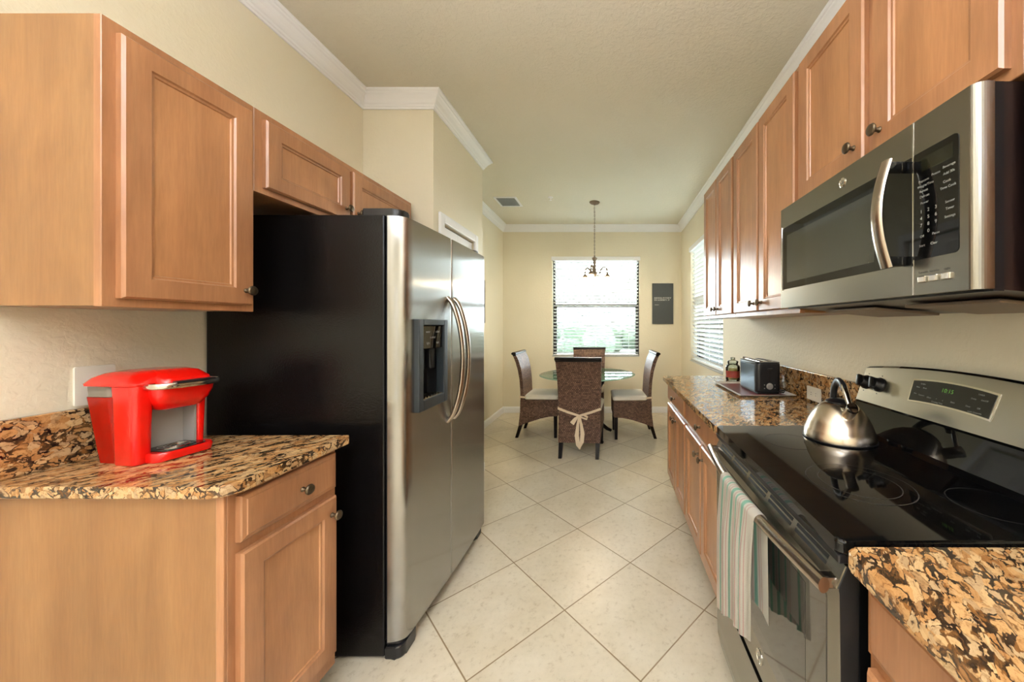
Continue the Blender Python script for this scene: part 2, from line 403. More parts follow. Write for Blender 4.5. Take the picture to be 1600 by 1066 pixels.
RAIL = 0.056
def door(parent, side, Xf, ya, yb, za, zb, knob_at=None, name='door', rail=RAIL, t=0.02):
    """door whose back lies on plane Xf, from y=ya..yb, z=za..zb"""
    mb = MB(); w_ = yb-ya; h_ = zb-za
    M = frame_of(side, Xf, ya if side == 'L' else yb, za)
    if name == 'drawer':
        spec = [(0, 0, 0), (0, t-0.007, 0), (0.003, t-0.004, 0), (0.012, t-0.002, 0), (0.014, t, 0)]
    else:
        spec = [(0, 0, 0), (0, t-0.006, 0), (0.005, t, 0), (rail, t, 0), (rail+0.004, t-0.005, 0), (rail+0.010, t-0.006, 0), (rail+0.012, t-0.010, 1)]
    loops(mb, M, w_, h_, spec)
    o = mb.build(name, [W_FRAME, W_PANEL], parent)
    if knob_at:
        ky, kz = knob_at
        K = frame_of(side, Xf + (t if side == 'L' else -t), ky, kz); knob(o, K)
    return o

# ------------------------------------------------------------------ room
XL, XR, YB, ZC = -1.60, 1.085, 5.26, 2.82
YR = -4.6
floor = struct('floor', bx(XL-0.1, XR+0.1, YR, YB+0.1, -0.05, 0.0), M_FLOOR)
struct('ceiling', bx(XL-0.1, XR+0.1, YR, YB+0.1, ZC, ZC+0.05), M_CEIL)
struct('wall_left', bx(XL-0.12, XL, YR, YB+0.12, 0, ZC), M_WALL)
WZ0, WZ1 = 0.845, 2.335
def wall_with_hole(name, axis, c0, c1, a0, a1, h0, h1):
    mb = MB()
    def b(p, q, z0, z1):
        if axis == 'y': mb.box(p, q, c0, c1, z0, z1)
        else: mb.box(c0, c1, p, q, z0, z1)
    b(a0, h0, 0, ZC); b(h1, a1, 0, ZC); b(h0, h1, 0, WZ0); b(h0, h1, WZ1, ZC)
    return struct(name, mb, M_WALL)
WBX0, WBX1 = -0.857, 0.453
WRY0, WRY1 = 3.33, 4.66
wall_with_hole('wall_back', 'y', YB, YB+0.14, XL, XR+0.14, WBX0, WBX1)
wall_with_hole('wall_right', 'x', XR, XR+0.14, YR, YB, WRY0, WRY1)
mb = MB(); mb.box(XL, -0.7, YR-0.1, YR, 0, ZC); mb.box(0.2, XR, YR-0.1, YR, 0, ZC); mb.box(-0.7, 0.2, YR-0.1, YR, 2.1, ZC)
struct('wall_rear', mb, M_WALL)
# unseen door behind the photographer, made solid to shut out sky light
rd = thing('door_2', None, None, (-0.25, YR-0.05, 0)); rd['kind'] = 'structure'
f = MB()
for a, b in ((-0.7, -0.62), (0.12, 0.2)): f.box(a, b, YR-0.08, YR-0.03, 0, 2.1)
f.box(-0.62, 0.12, YR-0.08, YR-0.03, 2.02, 2.1); f.box(-0.62, 0.12, YR-0.08, YR-0.03, 0.0, 0.08)
f.build('door_frame', M_TRIM, rd)
bx(-0.62, 0.12, YR-0.07, YR-0.04, 0.08, 2.02).build('door_panel', M_TRIM, rd)
# pantry bump-out
PX, PY0, PY1 = -1.143, 2.27, 3.15
DY0, DY1, DZ = 2.395, 2.945, 2.02
mb = MB(); mb.box(XL, PX, PY0, PY0+0.09, 0, ZC); mb.box(XL, PX, PY1-0.09, PY1, 0, ZC)
mb.box(PX-0.1, PX, PY0+0.09, DY0, 0, ZC); mb.box(PX-0.1, PX, DY1, PY1-0.09, 0, ZC); mb.box(PX-0.1, PX, DY0, DY1, DZ, ZC)
struct('wall_pantry', mb, M_WALL)
dr = thing('door_1', None, None, (PX, 2.67, 0)); dr['kind'] = 'structure'
cs = MB()
cs.box(PX, PX+0.018, DY0-0.06, DY0, 0, DZ+0.06, 0.004); cs.box(PX, PX+0.018, DY1, DY1+0.06, 0, DZ+0.06, 0.004); cs.box(PX, PX+0.018, DY0, DY1, DZ, DZ+0.06, 0.004)
cs.build('door_casing', M_TRIM, dr)
bx(PX-0.06, PX-0.03, DY0+0.005, DY1-0.005, DZ-0.013, DZ-0.001).build('bifold_track', M_BLACKM, dr)
for a, b in ((DY0+0.004, 2.668), (2.672, DY1-0.004)):
    p = MB(); loops(p, frame_of('L', PX-0.045, a, 0.012), b-a, DZ-0.012-0.013, [(0, 0, 0), (0, 0.03, 0), (0.07, 0.03, 0), (0.078, 0.024, 0)])
    p.build('door_panel', M_TRIM, dr)
bx(PX-0.098, PX-0.09, DY0, DY1, 0, DZ).build('pantry_backing', M_BLACKM, dr)

# crown moulding: profile swept along wall runs (p = out from wall, z down from ceiling)
CR = [(0, -0.100), (0.008, -0.100), (0.010, -0.090), (0.016, -0.086), (0.018, -0.076), (0.024, -0.070), (0.034, -0.050), (0.048, -0.032), (0.056, -0.026), (0.058, -0.018), (0.066, -0.014), (0.070, -0.006), (0.070, 0)]
def sweep_profile(name, path, prof, z, m, closed=False):
    """path: 2D points walking with the room on the left-hand side"""
    mb = MB(); n = len(path); rows = []
    for i, p in enumerate(path):
        p = Vector(p)
        d1 = (p-Vector(path[i-1])).normalized() if i > 0 else None
        d2 = (Vector(path[i+1])-p).normalized() if i < n-1 else None
        n1 = Vector((-d1.y, d1.x)) if d1 else None; n2 = Vector((-d2.y, d2.x)) if d2 else None
        if n1 is None: nn = n2
        elif n2 is None: nn = n1
        else:
            s_ = (n1+n2); nn = s_ / (s_.dot(n1)) if s_.length > 1e-6 else n1
        rows.append([(p.x+nn.x*a, p.y+nn.y*a, z+b) for a, b in prof])
    mb.grid(rows, caps=True, smooth=False)
    o = mb.build(name, m); o['kind'] = 'structure'; return o
e = 0.0005
room = [(XR-e, YR), (XR-e, YB-e), (XL+e, YB-e), (XL+e, PY1+e), (PX+e, PY1+e), (PX+e, PY0-e), (XL+e, PY0-e), (XL+e, YR)]
cr = [(XR-e, YR), (XR-e, YB-e), (XL+e, YB-e), (XL+e, PY1+e), (PX+e, PY1+e), (PX+e, PY0-e), (XL+e, PY0-e), (XL+e, YR)]
sweep_profile('trim_1', cr, [(a, b-0.0005) for a, b in CR], ZC, M_TRIM)
BB = [(0, 0.001), (0.014, 0.001), (0.014, 0.075), (0.010, 0.082), (0.009, 0.09), (0, 0.092)]
sweep_profile('baseboard_back', [(XR-e, 2.80), (XR-e, YB-e), (XL+e, YB-e), (XL+e, PY1+e), (PX+e, PY1+e), (PX+e, DY1+0.062)], BB, 0, M_TRIM)

# windows
def window(name, side, a0, a1, blind_label, tilt_deg=-24):
    """side B: in the back wall, a = x ; side R: right wall, a = y"""
    c = YB if side == 'B' else XR
    r = thing(name, None, None, ((a0+a1)/2, c, WZ0) if side == 'B' else (c, (a0+a1)/2, WZ0)); r['kind'] = 'structure'
    def b(mb, p, q, d0, d1, z0, z1, bev=0):
        if side == 'B': mb.box(p, q, c+d0, c+d1, z0, z1, bev)
        else: mb.box(c+d0, c+d1, p, q, z0, z1, bev)
        return mb
    fr = MB(); t = 0.035
    b(fr, a0, a0+t, 0.085, 0.125, WZ0, WZ1); b(fr, a1-t, a1, 0.085, 0.125, WZ0, WZ1)
    b(fr, a0+t, a1-t, 0.085, 0.125, WZ0, WZ0+t); b(fr, a0+t, a1-t, 0.085, 0.125, WZ1-t, WZ1)
    b(fr, a0+t, a1-t, 0.085, 0.125, 1.585, 1.645)
    b(fr, a0+t, a0+t+0.02, 0.09, 0.115, WZ0+t, 1.585); b(fr, a1-t-0.02, a1-t, 0.09, 0.115, WZ0+t, 1.585)
    fr.build('window_frame', M_BLACKM, r)
    b(MB(), a0+t, a1-t, 0.102, 0.106, WZ0+t, WZ1-t).build('glass', M_PANE, r)
    b(MB(), a0, a1, -0.012, 0.08, WZ0, WZ0+0.014, 0.003).build('window_sill', M_GREYSILL, r)
    # blind
    bl = thing('window_blind', blind_label, 'blind', ((a0+a1)/2, c+0.04, WZ0+0.02) if side == 'B' else (c+0.04, (a0+a1)/2, WZ0+0.02))
    b(MB(), a0-0.012, a1+0.012, -0.022, 0.006, WZ1-0.045, WZ1+0.012, 0.004).build('valance', M_TRIM, bl)
    b(MB(), a0+0.012, a1-0.012, 0.008, 0.058, WZ1-0.045, WZ1-0.004, 0.0).build('headrail', M_TRIM, bl)
    sl = MB(); nS = 28; zt = WZ1-0.07; zb = WZ0+0.06; tilt = math.radians(tilt_deg)
    for k in range(nS):
        z = zt-(zt-zb)*k/(nS-1); hw = 0.024
        pts = []
        for j in range(5):
            u = -hw+2*hw*j/4; arch = 0.003*(1-(u/hw)**2)
            pts.append((0.036+u*math.cos(tilt), z+u*math.sin(tilt)*1.0+arch))
        rows = []
        for q in (a0+0.014, a1-0.014):
            top = [(q, d, zz+0.0012) for d, zz in pts]; bot = [(q, d, zz-0.0012) for d, zz in pts[::-1]]
            rows.append([((q, c+d, zz) if side == 'B' else (c+d, q, zz)) for q, d, zz in top+bot])
        sl.grid(rows, closed_v=True, caps=True, smooth=False)
    sl.build('slats', M_SLAT, bl)
    b(MB(), a0+0.014, a1-0.014, 0.014, 0.056, WZ0+0.018, WZ0+0.036, 0.004).build('bottom_rail', M_TRIM, bl)
    for fq in (0.12, 0.5, 0.88):
        q = a0+(a1-a0)*fq; mb = MB()
        for d in (0.0115, 0.0605): b(mb, q-0.001, q+0.001, d-0.0008, d+0.0008, WZ0+0.03, WZ1-0.04)
        mb.build('ladder_cord', M_TRIM, bl)
    q = a0+0.08
    cd = MB(); b(cd, q-0.0012, q+0.0012, -0.001, 0.0014, 1.30, WZ1-0.05); b(cd, q-0.004, q+0.004, -0.003, 0.005, 1.26, 1.30, 0.002)
    cd.build('pull_cord', M_TRIM, bl)
M_GREYSILL = plain('grey_marble_sill', srgb(190, 192, 188), 0.3)
window('window_1', 'B', WBX0, WBX1, 'white horizontal slat blind in the window behind the dining table', -24)
window('window_2', 'R', WRY0, WRY1, 'white horizontal slat blind in the side wall window beyond the granite counter', -52)

# ------------------------------------------------------------------ outside
tag(bx(-120, 120, 7.5, 200, -3.6, -3.5).build('ground', M_GRASS), kind='structure')
tag(bx(2.5, 120, -40, 7.4, -3.6, -3.5).build('ground', M_GRASS), kind='structure')
def tree(x, y, r, h, label):
    t = thing('tree', label, 'tree', (x, y, -3.5), 'trees seen through the blinds')
    mb = MB(); rr = random.Random(int(x*10+y))
    for k in range(6):
        q = bmesh.ops.create_icosphere(mb.b, subdivisions=2, radius=r*rr.uniform(0.45, 0.8))
        off = Vector((rr.uniform(-.8, .8)*r, rr.uniform(-.4, .4)*r, h-3.5-r*0.7+rr.uniform(-.4, .1)*r))
        for v in q['verts']: v.co = v.co*(1+rr.uniform(-.12, .12))+off+Vector((x, y, 0))
    mb.build('crown', M_LEAF, t)
    MB().tube([(x, y, -3.5), (x, y, h-3.5-r*0.6)], [0.25, 0.15], 8).build('trunk', M_BARK, t)
for i in range(9):
    tree(-13+i*3.5, (32, 40, 48)[i % 3], 2.3, 5.0+random.uniform(0, .5), 'distant green tree outside, blurred behind the white blind slats')
for i in range(4):
    tree(19+(i % 2)*8, 40+i*9, 2.4, 5.0, 'distant green tree outside, blurred behind the white blind slats')

# ------------------------------------------------------------------ cabinets
def base_cabinet(name, label, side, Xf, Xb, ya, yb, doors, drawers, end_panel=None, group=None):
    """Xf: face frame front; Xb: back on wall"""
    lo, hi = min(Xf, Xb), max(Xf, Xb); s = 1 if side == 'L' else -1
    t = thing(name, label, 'cabinet', ((Xf+Xb)/2, (ya+yb)/2, 0), group)
    mb = MB()
    mb.box(min(Xf-s*0.02, Xb), max(Xf-s*0.02, Xb), ya, yb, 0.10, 0.884)
    mb.build('body', W_SIDE, t)
    mb = MB(); xf = sorted((Xf-s*0.02, Xf))
    mb.box(xf[0], xf[1], ya, yb, 0.10, 0.884, 0.0015, 1); mb.build('face_frame', W_FRAME, t)
    xk = sorted((Xf-s*0.075, Xb)); bx(xk[0], xk[1], ya+0.002, yb-0.002, 0.0, 0.10).build('toe_kick', W_IN if end_panel is None else W_SIDE, t)
    for (a, b, z0, z1, k) in drawers: door(t, side, Xf, a, b, z0, z1, k, 'drawer')
    for (a, b, z0, z1, k) in doors: door(t, side, Xf, a, b, z0, z1, k, 'door')
    return t
# left base cabinet
LF = -0.99
t = base_cabinet('base_cabinet', 'maple base cabinet with one drawer and door beside the black refrigerator side', 'L', LF, XL+0.001, 0.905, 1.262,
    [(0.925, 1.247, 0.157, 0.714, (1.222, 0.655))], [(0.925, 1.247, 0.743, 0.866, (1.105, 0.800))])
bx(XL+0.001, LF-0.021, 0.899, 0.9045, 0.0, 0.884).build('side_panel', W_SIDE, t)
bx(LF-0.0205, LF, 0.897, 0.9045, 0.0, 0.884, 0.0015).build('corner_stile', W_FRAME, t)
# left counter
def rounded_poly(pts, rad, seg=8):
    out = []; n = len(pts)
    for i, p in enumerate(pts):
        r = rad[i]; p = Vector(p)
        if r <= 0: out.append((p.x, p.y)); continue
        a = (Vector(pts[i-1])-p).normalized(); b = (Vector(pts[(i+1) % n])-p).normalized()
        c = p+(a+b)*r
        a0 = p+a*r; b0 = p+b*r
        ang0 = math.atan2(*(a0-c).yx); ang1 = math.atan2(*(b0-c).yx); d = (ang1-ang0+PI) % (2*PI)-PI
        for k in range(seg+1): out.append((c.x+r*math.cos(ang0+d*k/seg), c.y+r*math.sin(ang0+d*k/seg)))
    return out
def counter(name, label, poly, splash):
    t = thing(name, label, 'countertop', (poly[0][0], poly[0][1], 0.885))
    MB().prism(poly, 0.885, 0.915, bev=0.006, seg=3).build('slab', GRANITE, t)
    for s_ in splash: bx(*s_, bev=0.003).build('backsplash', GRANITE, t)
    return t
CLX = -0.955
counter('countertop', 'speckled tan granite countertop under the red coffee maker', rounded_poly([(XL+0.001, 0.872), (CLX, 0.872), (CLX, 1.285), (XL+0.001, 1.285)], [0, 0.045, 0.004, 0]),
        [(XL+0.001, XL+0.021, 0.872, 1.285, 0.9155, 1.07)])
# right base cabinets
RF = 0.478
base_cabinet('base_cabinet', 'maple base cabinet under the granite counter, nearest the dining chairs', 'R', RF, XR-0.001, 2.128, 2.765,
    [(2.14, 2.44, 0.157, 0.714, (2.405, 0.655)), (2.452, 2.752, 0.157, 0.714, (2.487, 0.655))], [(2.14, 2.752, 0.743, 0.866, (2.446, 0.803))])
base_cabinet('base_cabinet', 'maple base cabinet between the far cabinet and the stainless range', 'R', RF, XR-0.001, 1.396, 2.125,
    [(1.42, 1.752, 0.157, 0.714, (1.717, 0.655)), (1.764, 2.11, 0.157, 0.714, (1.80, 0.655))], [(1.42, 2.11, 0.743, 0.866, (1.765, 0.803))])
base_cabinet('base_cabinet', 'maple base cabinet with drawer under the nearest granite slab', 'R', RF-0.006, XR-0.001, -0.10, 0.632,
    [(0.015, 0.31, 0.157, 0.714, (0.28, 0.655)), (0.322, 0.618, 0.157, 0.714, (0.345, 0.655))], [(0.015, 0.618, 0.743, 0.866, (0.31, 0.803))])
CRX = 0.425
counter('countertop', 'granite countertop with backsplash under the toaster and tray', rounded_poly([(CRX, 1.396), (XR-0.001, 1.396), (XR-0.001, 2.79), (CRX, 2.79)], [0.004, 0, 0, 0.03]),
        [(XR-0.021, XR-0.001, 1.396, 2.79, 0.9155, 1.07)])
counter('countertop', 'granite countertop in the foreground on the near side of the range', rounded_poly([(CRX, -0.11), (XR-0.001, -0.11), (XR-0.001, 0.637), (CRX, 0.637)], [0.004, 0, 0, 0.022]),
        [(XR-0.021, XR-0.001, -0.11, 0.637, 0.9155, 1.07)])

def wall_cabinet(label, side, Xf, Xb, ya, yb, z0, z1, doors, group=None, side_near=True):
    s = 1 if side == 'L' else -1
    t = thing('wall_cabinet', label, 'cabinet', ((Xf+Xb)/2, (ya+yb)/2, z0), group)
    xs = sorted((Xf-s*0.02, Xb)); bx(xs[0], xs[1], ya+0.001, yb-0.001, z0+0.002, z1).build('body', W_SIDE, t)
    xf = sorted((Xf-s*0.02, Xf)); bx(xf[0], xf[1], ya, yb, z0, z1, bev=0.0015, seg=1).build('face_frame', W_FRAME, t)
    for (a, b, q0, q1, k) in doors: door(t, side, Xf, a, b, q0, q1, k)
    return t
ZL0, ZL1 = 1.367, 2.10; LUF = -1.27
wall_cabinet('maple wall cabinet with one tall door above the red coffee maker', 'L', LUF, XL+0.001, 0.873, 1.248, ZL0, ZL1, [(0.899, 1.228, 1.389, 2.072, (1.203, 1.438))])
wall_cabinet('short two-door maple wall cabinet above the refrigerator', 'L', LUF, XL+0.001, 1.2485, 2.24, 1.80, ZL1,
    [(1.278, 1.690, 1.822, 2.072, (1.662, 1.875)), (1.712, 2.20, 1.822, 2.072, (1.74, 1.875))])
ZR0, ZR1 = 1.367, 2.36; RUF = 0.76
wall_cabinet('narrow tall maple wall cabinet beside the side window', 'R', RUF, XR-0.001, 2.105, 2.745, ZR0, ZR1,
    [(2.118, 2.42, 1.389, 2.34, (2.39, 1.43)), (2.432, 2.735, 1.389, 2.34, (2.462, 1.43))])
wall_cabinet('tall maple wall cabinet between the window-side cabinet and the microwave', 'R', RUF, XR-0.001, 1.392, 2.102, ZR0, ZR1,
    [(1.405, 1.735, 1.389, 2.34, (1.70, 1.43)), (1.755, 2.085, 1.389, 2.34, (1.79, 1.43))])
wall_cabinet('short maple wall cabinet directly above the microwave', 'R', RUF, XR-0.001, 0.640, 1.389, 1.782, ZR1,
    [(0.660, 0.985, 1.805, 2.34, (0.957, 1.855)), (1.022, 1.368, 1.805, 2.34, (1.058, 1.855))])
wall_cabinet('tall maple wall cabinet over the foreground granite, nearest the viewer', 'R', RUF, XR-0.001, 0.0, 0.638, ZR0, ZR1,
    [(0.02, 0.31, 1.389, 2.34, (0.28, 1.43)), (0.33, 0.62, 1.389, 2.34, (0.36, 1.43))])

# ------------------------------------------------------------------ refrigerator
FY0, FY1 = 1.375, 2.245; FS = 1.765
t = thing('refrigerator', 'side-by-side refrigerator with stainless doors and textured black side', 'refrigerator', (-1.2, (FY0+FY1)/2, 0))
FXB = -0.885
mb = MB(); mb.box(XL+0.012, FXB, FY0, FY1, 0.012, 1.755, 0.006, 2); mb.build('body', M_FSIDE, t)
def fdoor(name, y0, y1, cut=None):
    """contoured door: plan outline with rounded outer edges"""
    W0 = FY1-FY0
    def bow(y): u = (y-(FY0+FY1)/2)/(W0/2); return -0.802 + 0.010*(1-u*u) + 0.009*u
    xb = FXB+0.010; n = 24; pts = []
    edge0 = (y0 == FY0+0.002); edge1 = (y1 == FY1-0.002)
    R = 0.055
    ys = []
    for k in range(n+1):
        y = y0+(y1-y0)*k/n; x = bow(y)
        ys.append((x, y))
    def rnd(p, sgn, big):
        out = []; x, y = p; r = R if big else 0.006
        for k in range(9):
            a = PI/2*k/8
            out.append((x-r*1.15*(1-math.sin(a)) if big else x-r*(1-math.sin(a)), y + sgn*r*0.62*(1-math.cos(a))*1.0 if big else y+sgn*r*(1-math.cos(a))))
        return out
    front = []
    fr0 = rnd(ys[0], +1, edge0); fr1 = rnd(ys[-1], -1, edge1)
    yl = fr0[-1][1]; yh = fr1[-1][1]
    front = [(xb, y0)] + fr0 + [(x, y) for x, y in ys if yl+0.004 < y < yh-0.004] + fr1[::-1] + [(xb, y1)]
    return front
def door_poly_mesh(poly, z0, z1, hole=None):
    mb = MB()
    if hole is None:
        mb.prism(poly, z0, z1, smooth=True); return mb
    hy0, hy1, hz0, hz1 = hole
    a = [mb.b.verts.new((x, y, z0)) for x, y in poly]; b = [mb.b.verts.new((x, y, z1)) for x, y in poly]
    mb.b.faces.new(a[::-1]); mb.b.faces.new(b)
    n = len(poly)
    i0 = min(range(2, n-2), key=lambda i: abs(poly[i][1]-hy0)); i1 = min(range(2, n-2), key=lambda i: abs(poly[i][1]-hy1))
    zs = [z0, hz0, hz1, z1]
    colv = []
    for i in range(n):
        colv.append([a[i]] + [mb.b.verts.new((poly[i][0], poly[i][1], z)) for z in (hz0, hz1)] + [b[i]])
    for i in range(n):
        j = (i+1) % n
        for k in range(3):
            if k == 1 and i0 <= i < i1: continue
            f = mb.b.faces.new((colv[i][k], colv[j][k], colv[j][k+1], colv[i][k+1])); f.smooth = True
    return mb
SEAM = 1.757
HY0, HY1, HZ0, HZ1 = 1.445, 1.700, 0.955, 1.345
pf = fdoor('f', FY0+0.002, SEAM-0.003); pr = fdoor('r', SEAM+0.003, FY1-0.002)
fd = door_poly_mesh(pf, 0.068, 1.752, (HY0+0.012, HY1-0.012, HZ0+0.012, HZ1-0.012)).build('door', M_STEEL_F, t)
rdoor = door_poly_mesh(pr, 0.068, 1.752).build('door', M_STEEL_F, t)
for o in (fd, rdoor):
    for poly in o.data.polygons:
        if abs(poly.normal.z) > 0.9: poly.use_smooth = False
# gasket gap (dark) between the body and doors
bx(FXB, FXB+0.010, FY0+0.012, FY1-0.012, 0.07, 1.75).build('door_gasket', M_BLACKM, t)
# dispenser
dm = MB(); xd = -0.797
def ring(mb, x, y0, y1, z0, z1, wy, wz0, wz1, d):
    mb.box(x-0.03, x+d, y0, y0+wy, z0, z1, 0.004); mb.box(x-0.03, x+d, y1-wy, y1, z0, z1, 0.004)
    mb.box(x-0.03, x+d, y0+wy, y1-wy, z0, z0+wz0, 0.003); mb.box(x-0.03, x+d, y0+wy, y1-wy, z1-wz1, z1, 0.003)
ring(dm, xd, HY0, HY1, HZ0, HZ1, 0.034, 0.045, 0.026, 0.012)
disp = dm.build('dispenser_bezel', M_DARKGR, fd, sub=True)
cv = MB()
cv.box(-0.874, -0.870, HY0+0.02, HY1-0.02, HZ0+0.02, HZ1-0.02); cv.box(-0.870, -0.80, HY0+0.026, HY0+0.032, HZ0+0.02, HZ1-0.02)
cv.box(-0.870, -0.80, HY1-0.032, HY1-0.026, HZ0+0.02, HZ1-0.02); cv.box(-0.870, -0.80, HY0+0.03, HY1-0.03, HZ0+0.02, HZ0+0.04)
cv.build('dispenser_cavity', M_BLACKP, fd, sub=True)
pn = MB(); pn.box(-0.84, -0.795, HY0+0.035, HY1-0.035, 1.215, HZ1-0.027, 0.003); pn.build('dispenser_panel', M_BLACKG, fd, sub=True)
mb = MB()
text_mesh([('water', -0.04, 0.02, 0), ('crushed', 0.0, -0.005, 0), ('cubed', 0.045, 0.02, 0), ('lock', 0.045, -0.03, 0), ('light', -0.04, -0.03, 0)], 0.015, frame_of('L', -0.7948, (HY0+HY1)/2, 1.27), mb)
mb.build('panel_lettering', M_LABELD, fd, sub=True)
for a in (1.50, 1.595): bx(-0.84, -0.816, a, a+0.045, 1.12, 1.215, bev=0.006).build('dispenser_paddle', M_BLACKP, fd, sub=True)
mb = MB(); mb.box(-0.86, -0.792, HY0+0.036, HY1-0.036, HZ0+0.041, HZ0+0.048)
for k in range(7): mb.box(-0.85, -0.80, HY0+0.05+k*0.025, HY0+0.056+k*0.025, HZ0+0.048, HZ0+0.051)
mb.build('drip_grille', M_CHROME, fd, sub=True)
# bowed bar handles
def fhandle(y, par, lean):
    pts = []; n = 26; z0, z1 = 0.845, 1.455; xs = -0.797
    for k in range(n+1):
        u = k/n; s_ = math.sin(PI*u)**0.6 if 0 < u < 1 else 0
        pts.append((xs+0.076*s_, y+lean*math.sin(PI*u), z0+(z1-z0)*u))
    m = MB(); m.tube(pts, [0.0125]*(n+1), 14, flat=(0.85, 1.15), up=(1, 0, 0)); m.build('handle', M_HANDLE, par, sub=True)
fhandle(SEAM-0.036, fd, 0.0); fhandle(SEAM+0.036, rdoor, 0.0)
# top hinge covers, kick grille, feet
for (a, b) in ((FY0+0.01, FY0+0.10), (FY1-0.10, FY1-0.01)):
    m = MB(); m.prism(rounded_poly([(-0.98, a), (-0.83, a), (-0.83, b), (-0.98, b)], [0.005, 0.03, 0.03, 0.005]), 1.7525, 1.783, bev=0.006); m.build('hinge_cover', M_BLACKP, t)
bx(FXB-0.02, FXB+0.008, FY0+0.02, FY1-0.02, 0.012, 0.062).build('kick_grille', M_BLACKP, t)
for (a, b) in ((FY0, FY0+0.12), (FY1-0.12, FY1)):
    m = MB(); m.prism(rounded_poly([(FXB+0.002, a), (-0.815, a), (-0.815, b), (FXB+0.002, b)], [0, 0.03, 0.03, 0]), 0.0, 0.052, bev=0.008); m.build('foot', M_BLACKP, t)
    m = MB(); m.prism(rounded_poly([(FXB+0.002, a+0.01), (-0.825, a+0.01), (-0.825, b-0.01), (FXB+0.002, b-0.01)], [0, 0.02, 0.02, 0]), 0.054, 0.067); m.build('hinge', M_BLACKP, t)

# ------------------------------------------------------------------ microwave
MY0, MY1, MZ0, MZ1, MX = 0.645, 1.388, 1.387, 1.772, 0.680
t = thing('microwave', 'stainless over-the-range microwave with black keypad, mounted under the short cabinet', 'microwave', (0.88, 1.015, 1.36))
mb = MB(); Mx = Matrix(((1, 0, 0, 0), (0, 0, 1, 0), (0, 1, 0, 0), (0, 0, 0, 1)))
mb.prism([(MX+0.035, MZ0), (XR-0.03, MZ0-0.03), (XR-0.003, MZ0-0.03), (XR-0.003, MZ1), (MX+0.035, MZ1)], MY0+0.003, MY1-0.003, Mx)
mb.build('body', plain('dark_brown_enamel', srgb(34, 24, 22), 0.28), t)
bx(MX+0.03, MX+0.05, MY0+0.001, MY1-0.001, MZ0-0.004, MZ1-0.001).build('front_trim', M_BLACKP, t)
MSEAM = 0.782
def mw_front(y0, y1, big0):
    """stainless front slab; near outer edge rounded"""
    if big0:
        pts = [(MX+0.032, y0)]
        for k in range(9):
            a = PI/2*k/8; pts.append((MX+0.022-0.022*math.sin(a), y0+0.016*(1-math.cos(a))))
        pts += [(MX, y1), (MX+0.032, y1)]
    else: pts = [(MX+0.032, y0), (MX, y0), (MX, y1-0.004), (MX+0.004, y1), (MX+0.032, y1)]
    return pts
m = MB(); m.prism(mw_front(MY0, MSEAM-0.0015, True), MZ0, MZ1, smooth=False); cpn = m.build('control_panel', M_STEEL_D, t)
m = MB(); m.prism(mw_front(MSEAM+0.0015, MY1, False), MZ0, MZ1); mdoor = m.build('door', M_STEEL_D, t)
bx(MX-0.0008, MX+0.01, MSEAM-0.0014, MSEAM+0.0014, MZ0, MZ1).build('chrome_seam', M_CHROME, t)
# window glass in the door + lighter mesh window
m = MB(); m.prism(rounded_poly([(MSEAM+0.003, 1.458), (1.368, 1.458), (1.368, 1.696), (MSEAM+0.003, 1.696)], [0.002, 0.01, 0.01, 0.002]), 0, 0.0012, Matrix(((0, 0, -1, MX), (1, 0, 0, 0), (0, 1, 0, 0), (0, 0, 0, 1))))
m.build('window_glass', M_BLACKG, mdoor, sub=True)
m = MB(); m.box(MX-0.0017, MX-0.0012, 0.895, 1.335, 1.482, 1.662); m.build('window_screen', plain('dark_screened_glass', srgb(52, 54, 48), 0.12, 0, 0.4), mdoor, sub=True)
m = MB(); m.box(MX-0.004, MX+0.0, 1.3685, 1.372, 1.455, 1.70, 0.001); m.build('window_edge', M_CHROME, mdoor, sub=True)
# badge
def badge(X, Y, Z, r, par, subp=True):
    M = frame_of('R', X, Y, Z)
    m = MB(); m.lathe([(0, 0), (r, 0), (r, 0.002), (r*0.86, 0.003), (r*0.82, 0.0016), (0, 0.0016)], M, 28); b_ = m.build('logo_badge', M_CHROME, par, sub=subp)
    m2 = MB(); text_mesh([('GE', 0, 0, r*1.05)], r, M @ Matrix.Translation((0, 0, 0.0018)), m2); m2.build('logo_lettering', plain('logo_grey', srgb(90, 88, 84), 0.4), par, sub=subp)
badge(MX, 1.018, 1.735, 0.0135, mdoor)
# handle
m = MB(); n = 20; pts = []
for k in range(n+1):
    u = k/n; pts.append((MX-0.040-0.024*math.sin(PI*u), 0.806+0.0*math.sin(PI*u), 1.452+(1.697-1.452)*u))
m.tube(pts, 0.0165, 16, flat=(0.42, 1.0), up=(1, 0, 0)); mh = m.build('handle', M_HANDLE, mdoor, sub=True)
for z in (1.455, 1.672): bx(MX-0.044, MX-0.0013, 0.796, 0.816, z, z+0.022, bev=0.004).build('handle_mount', M_BLACKG, mdoor, sub=True)
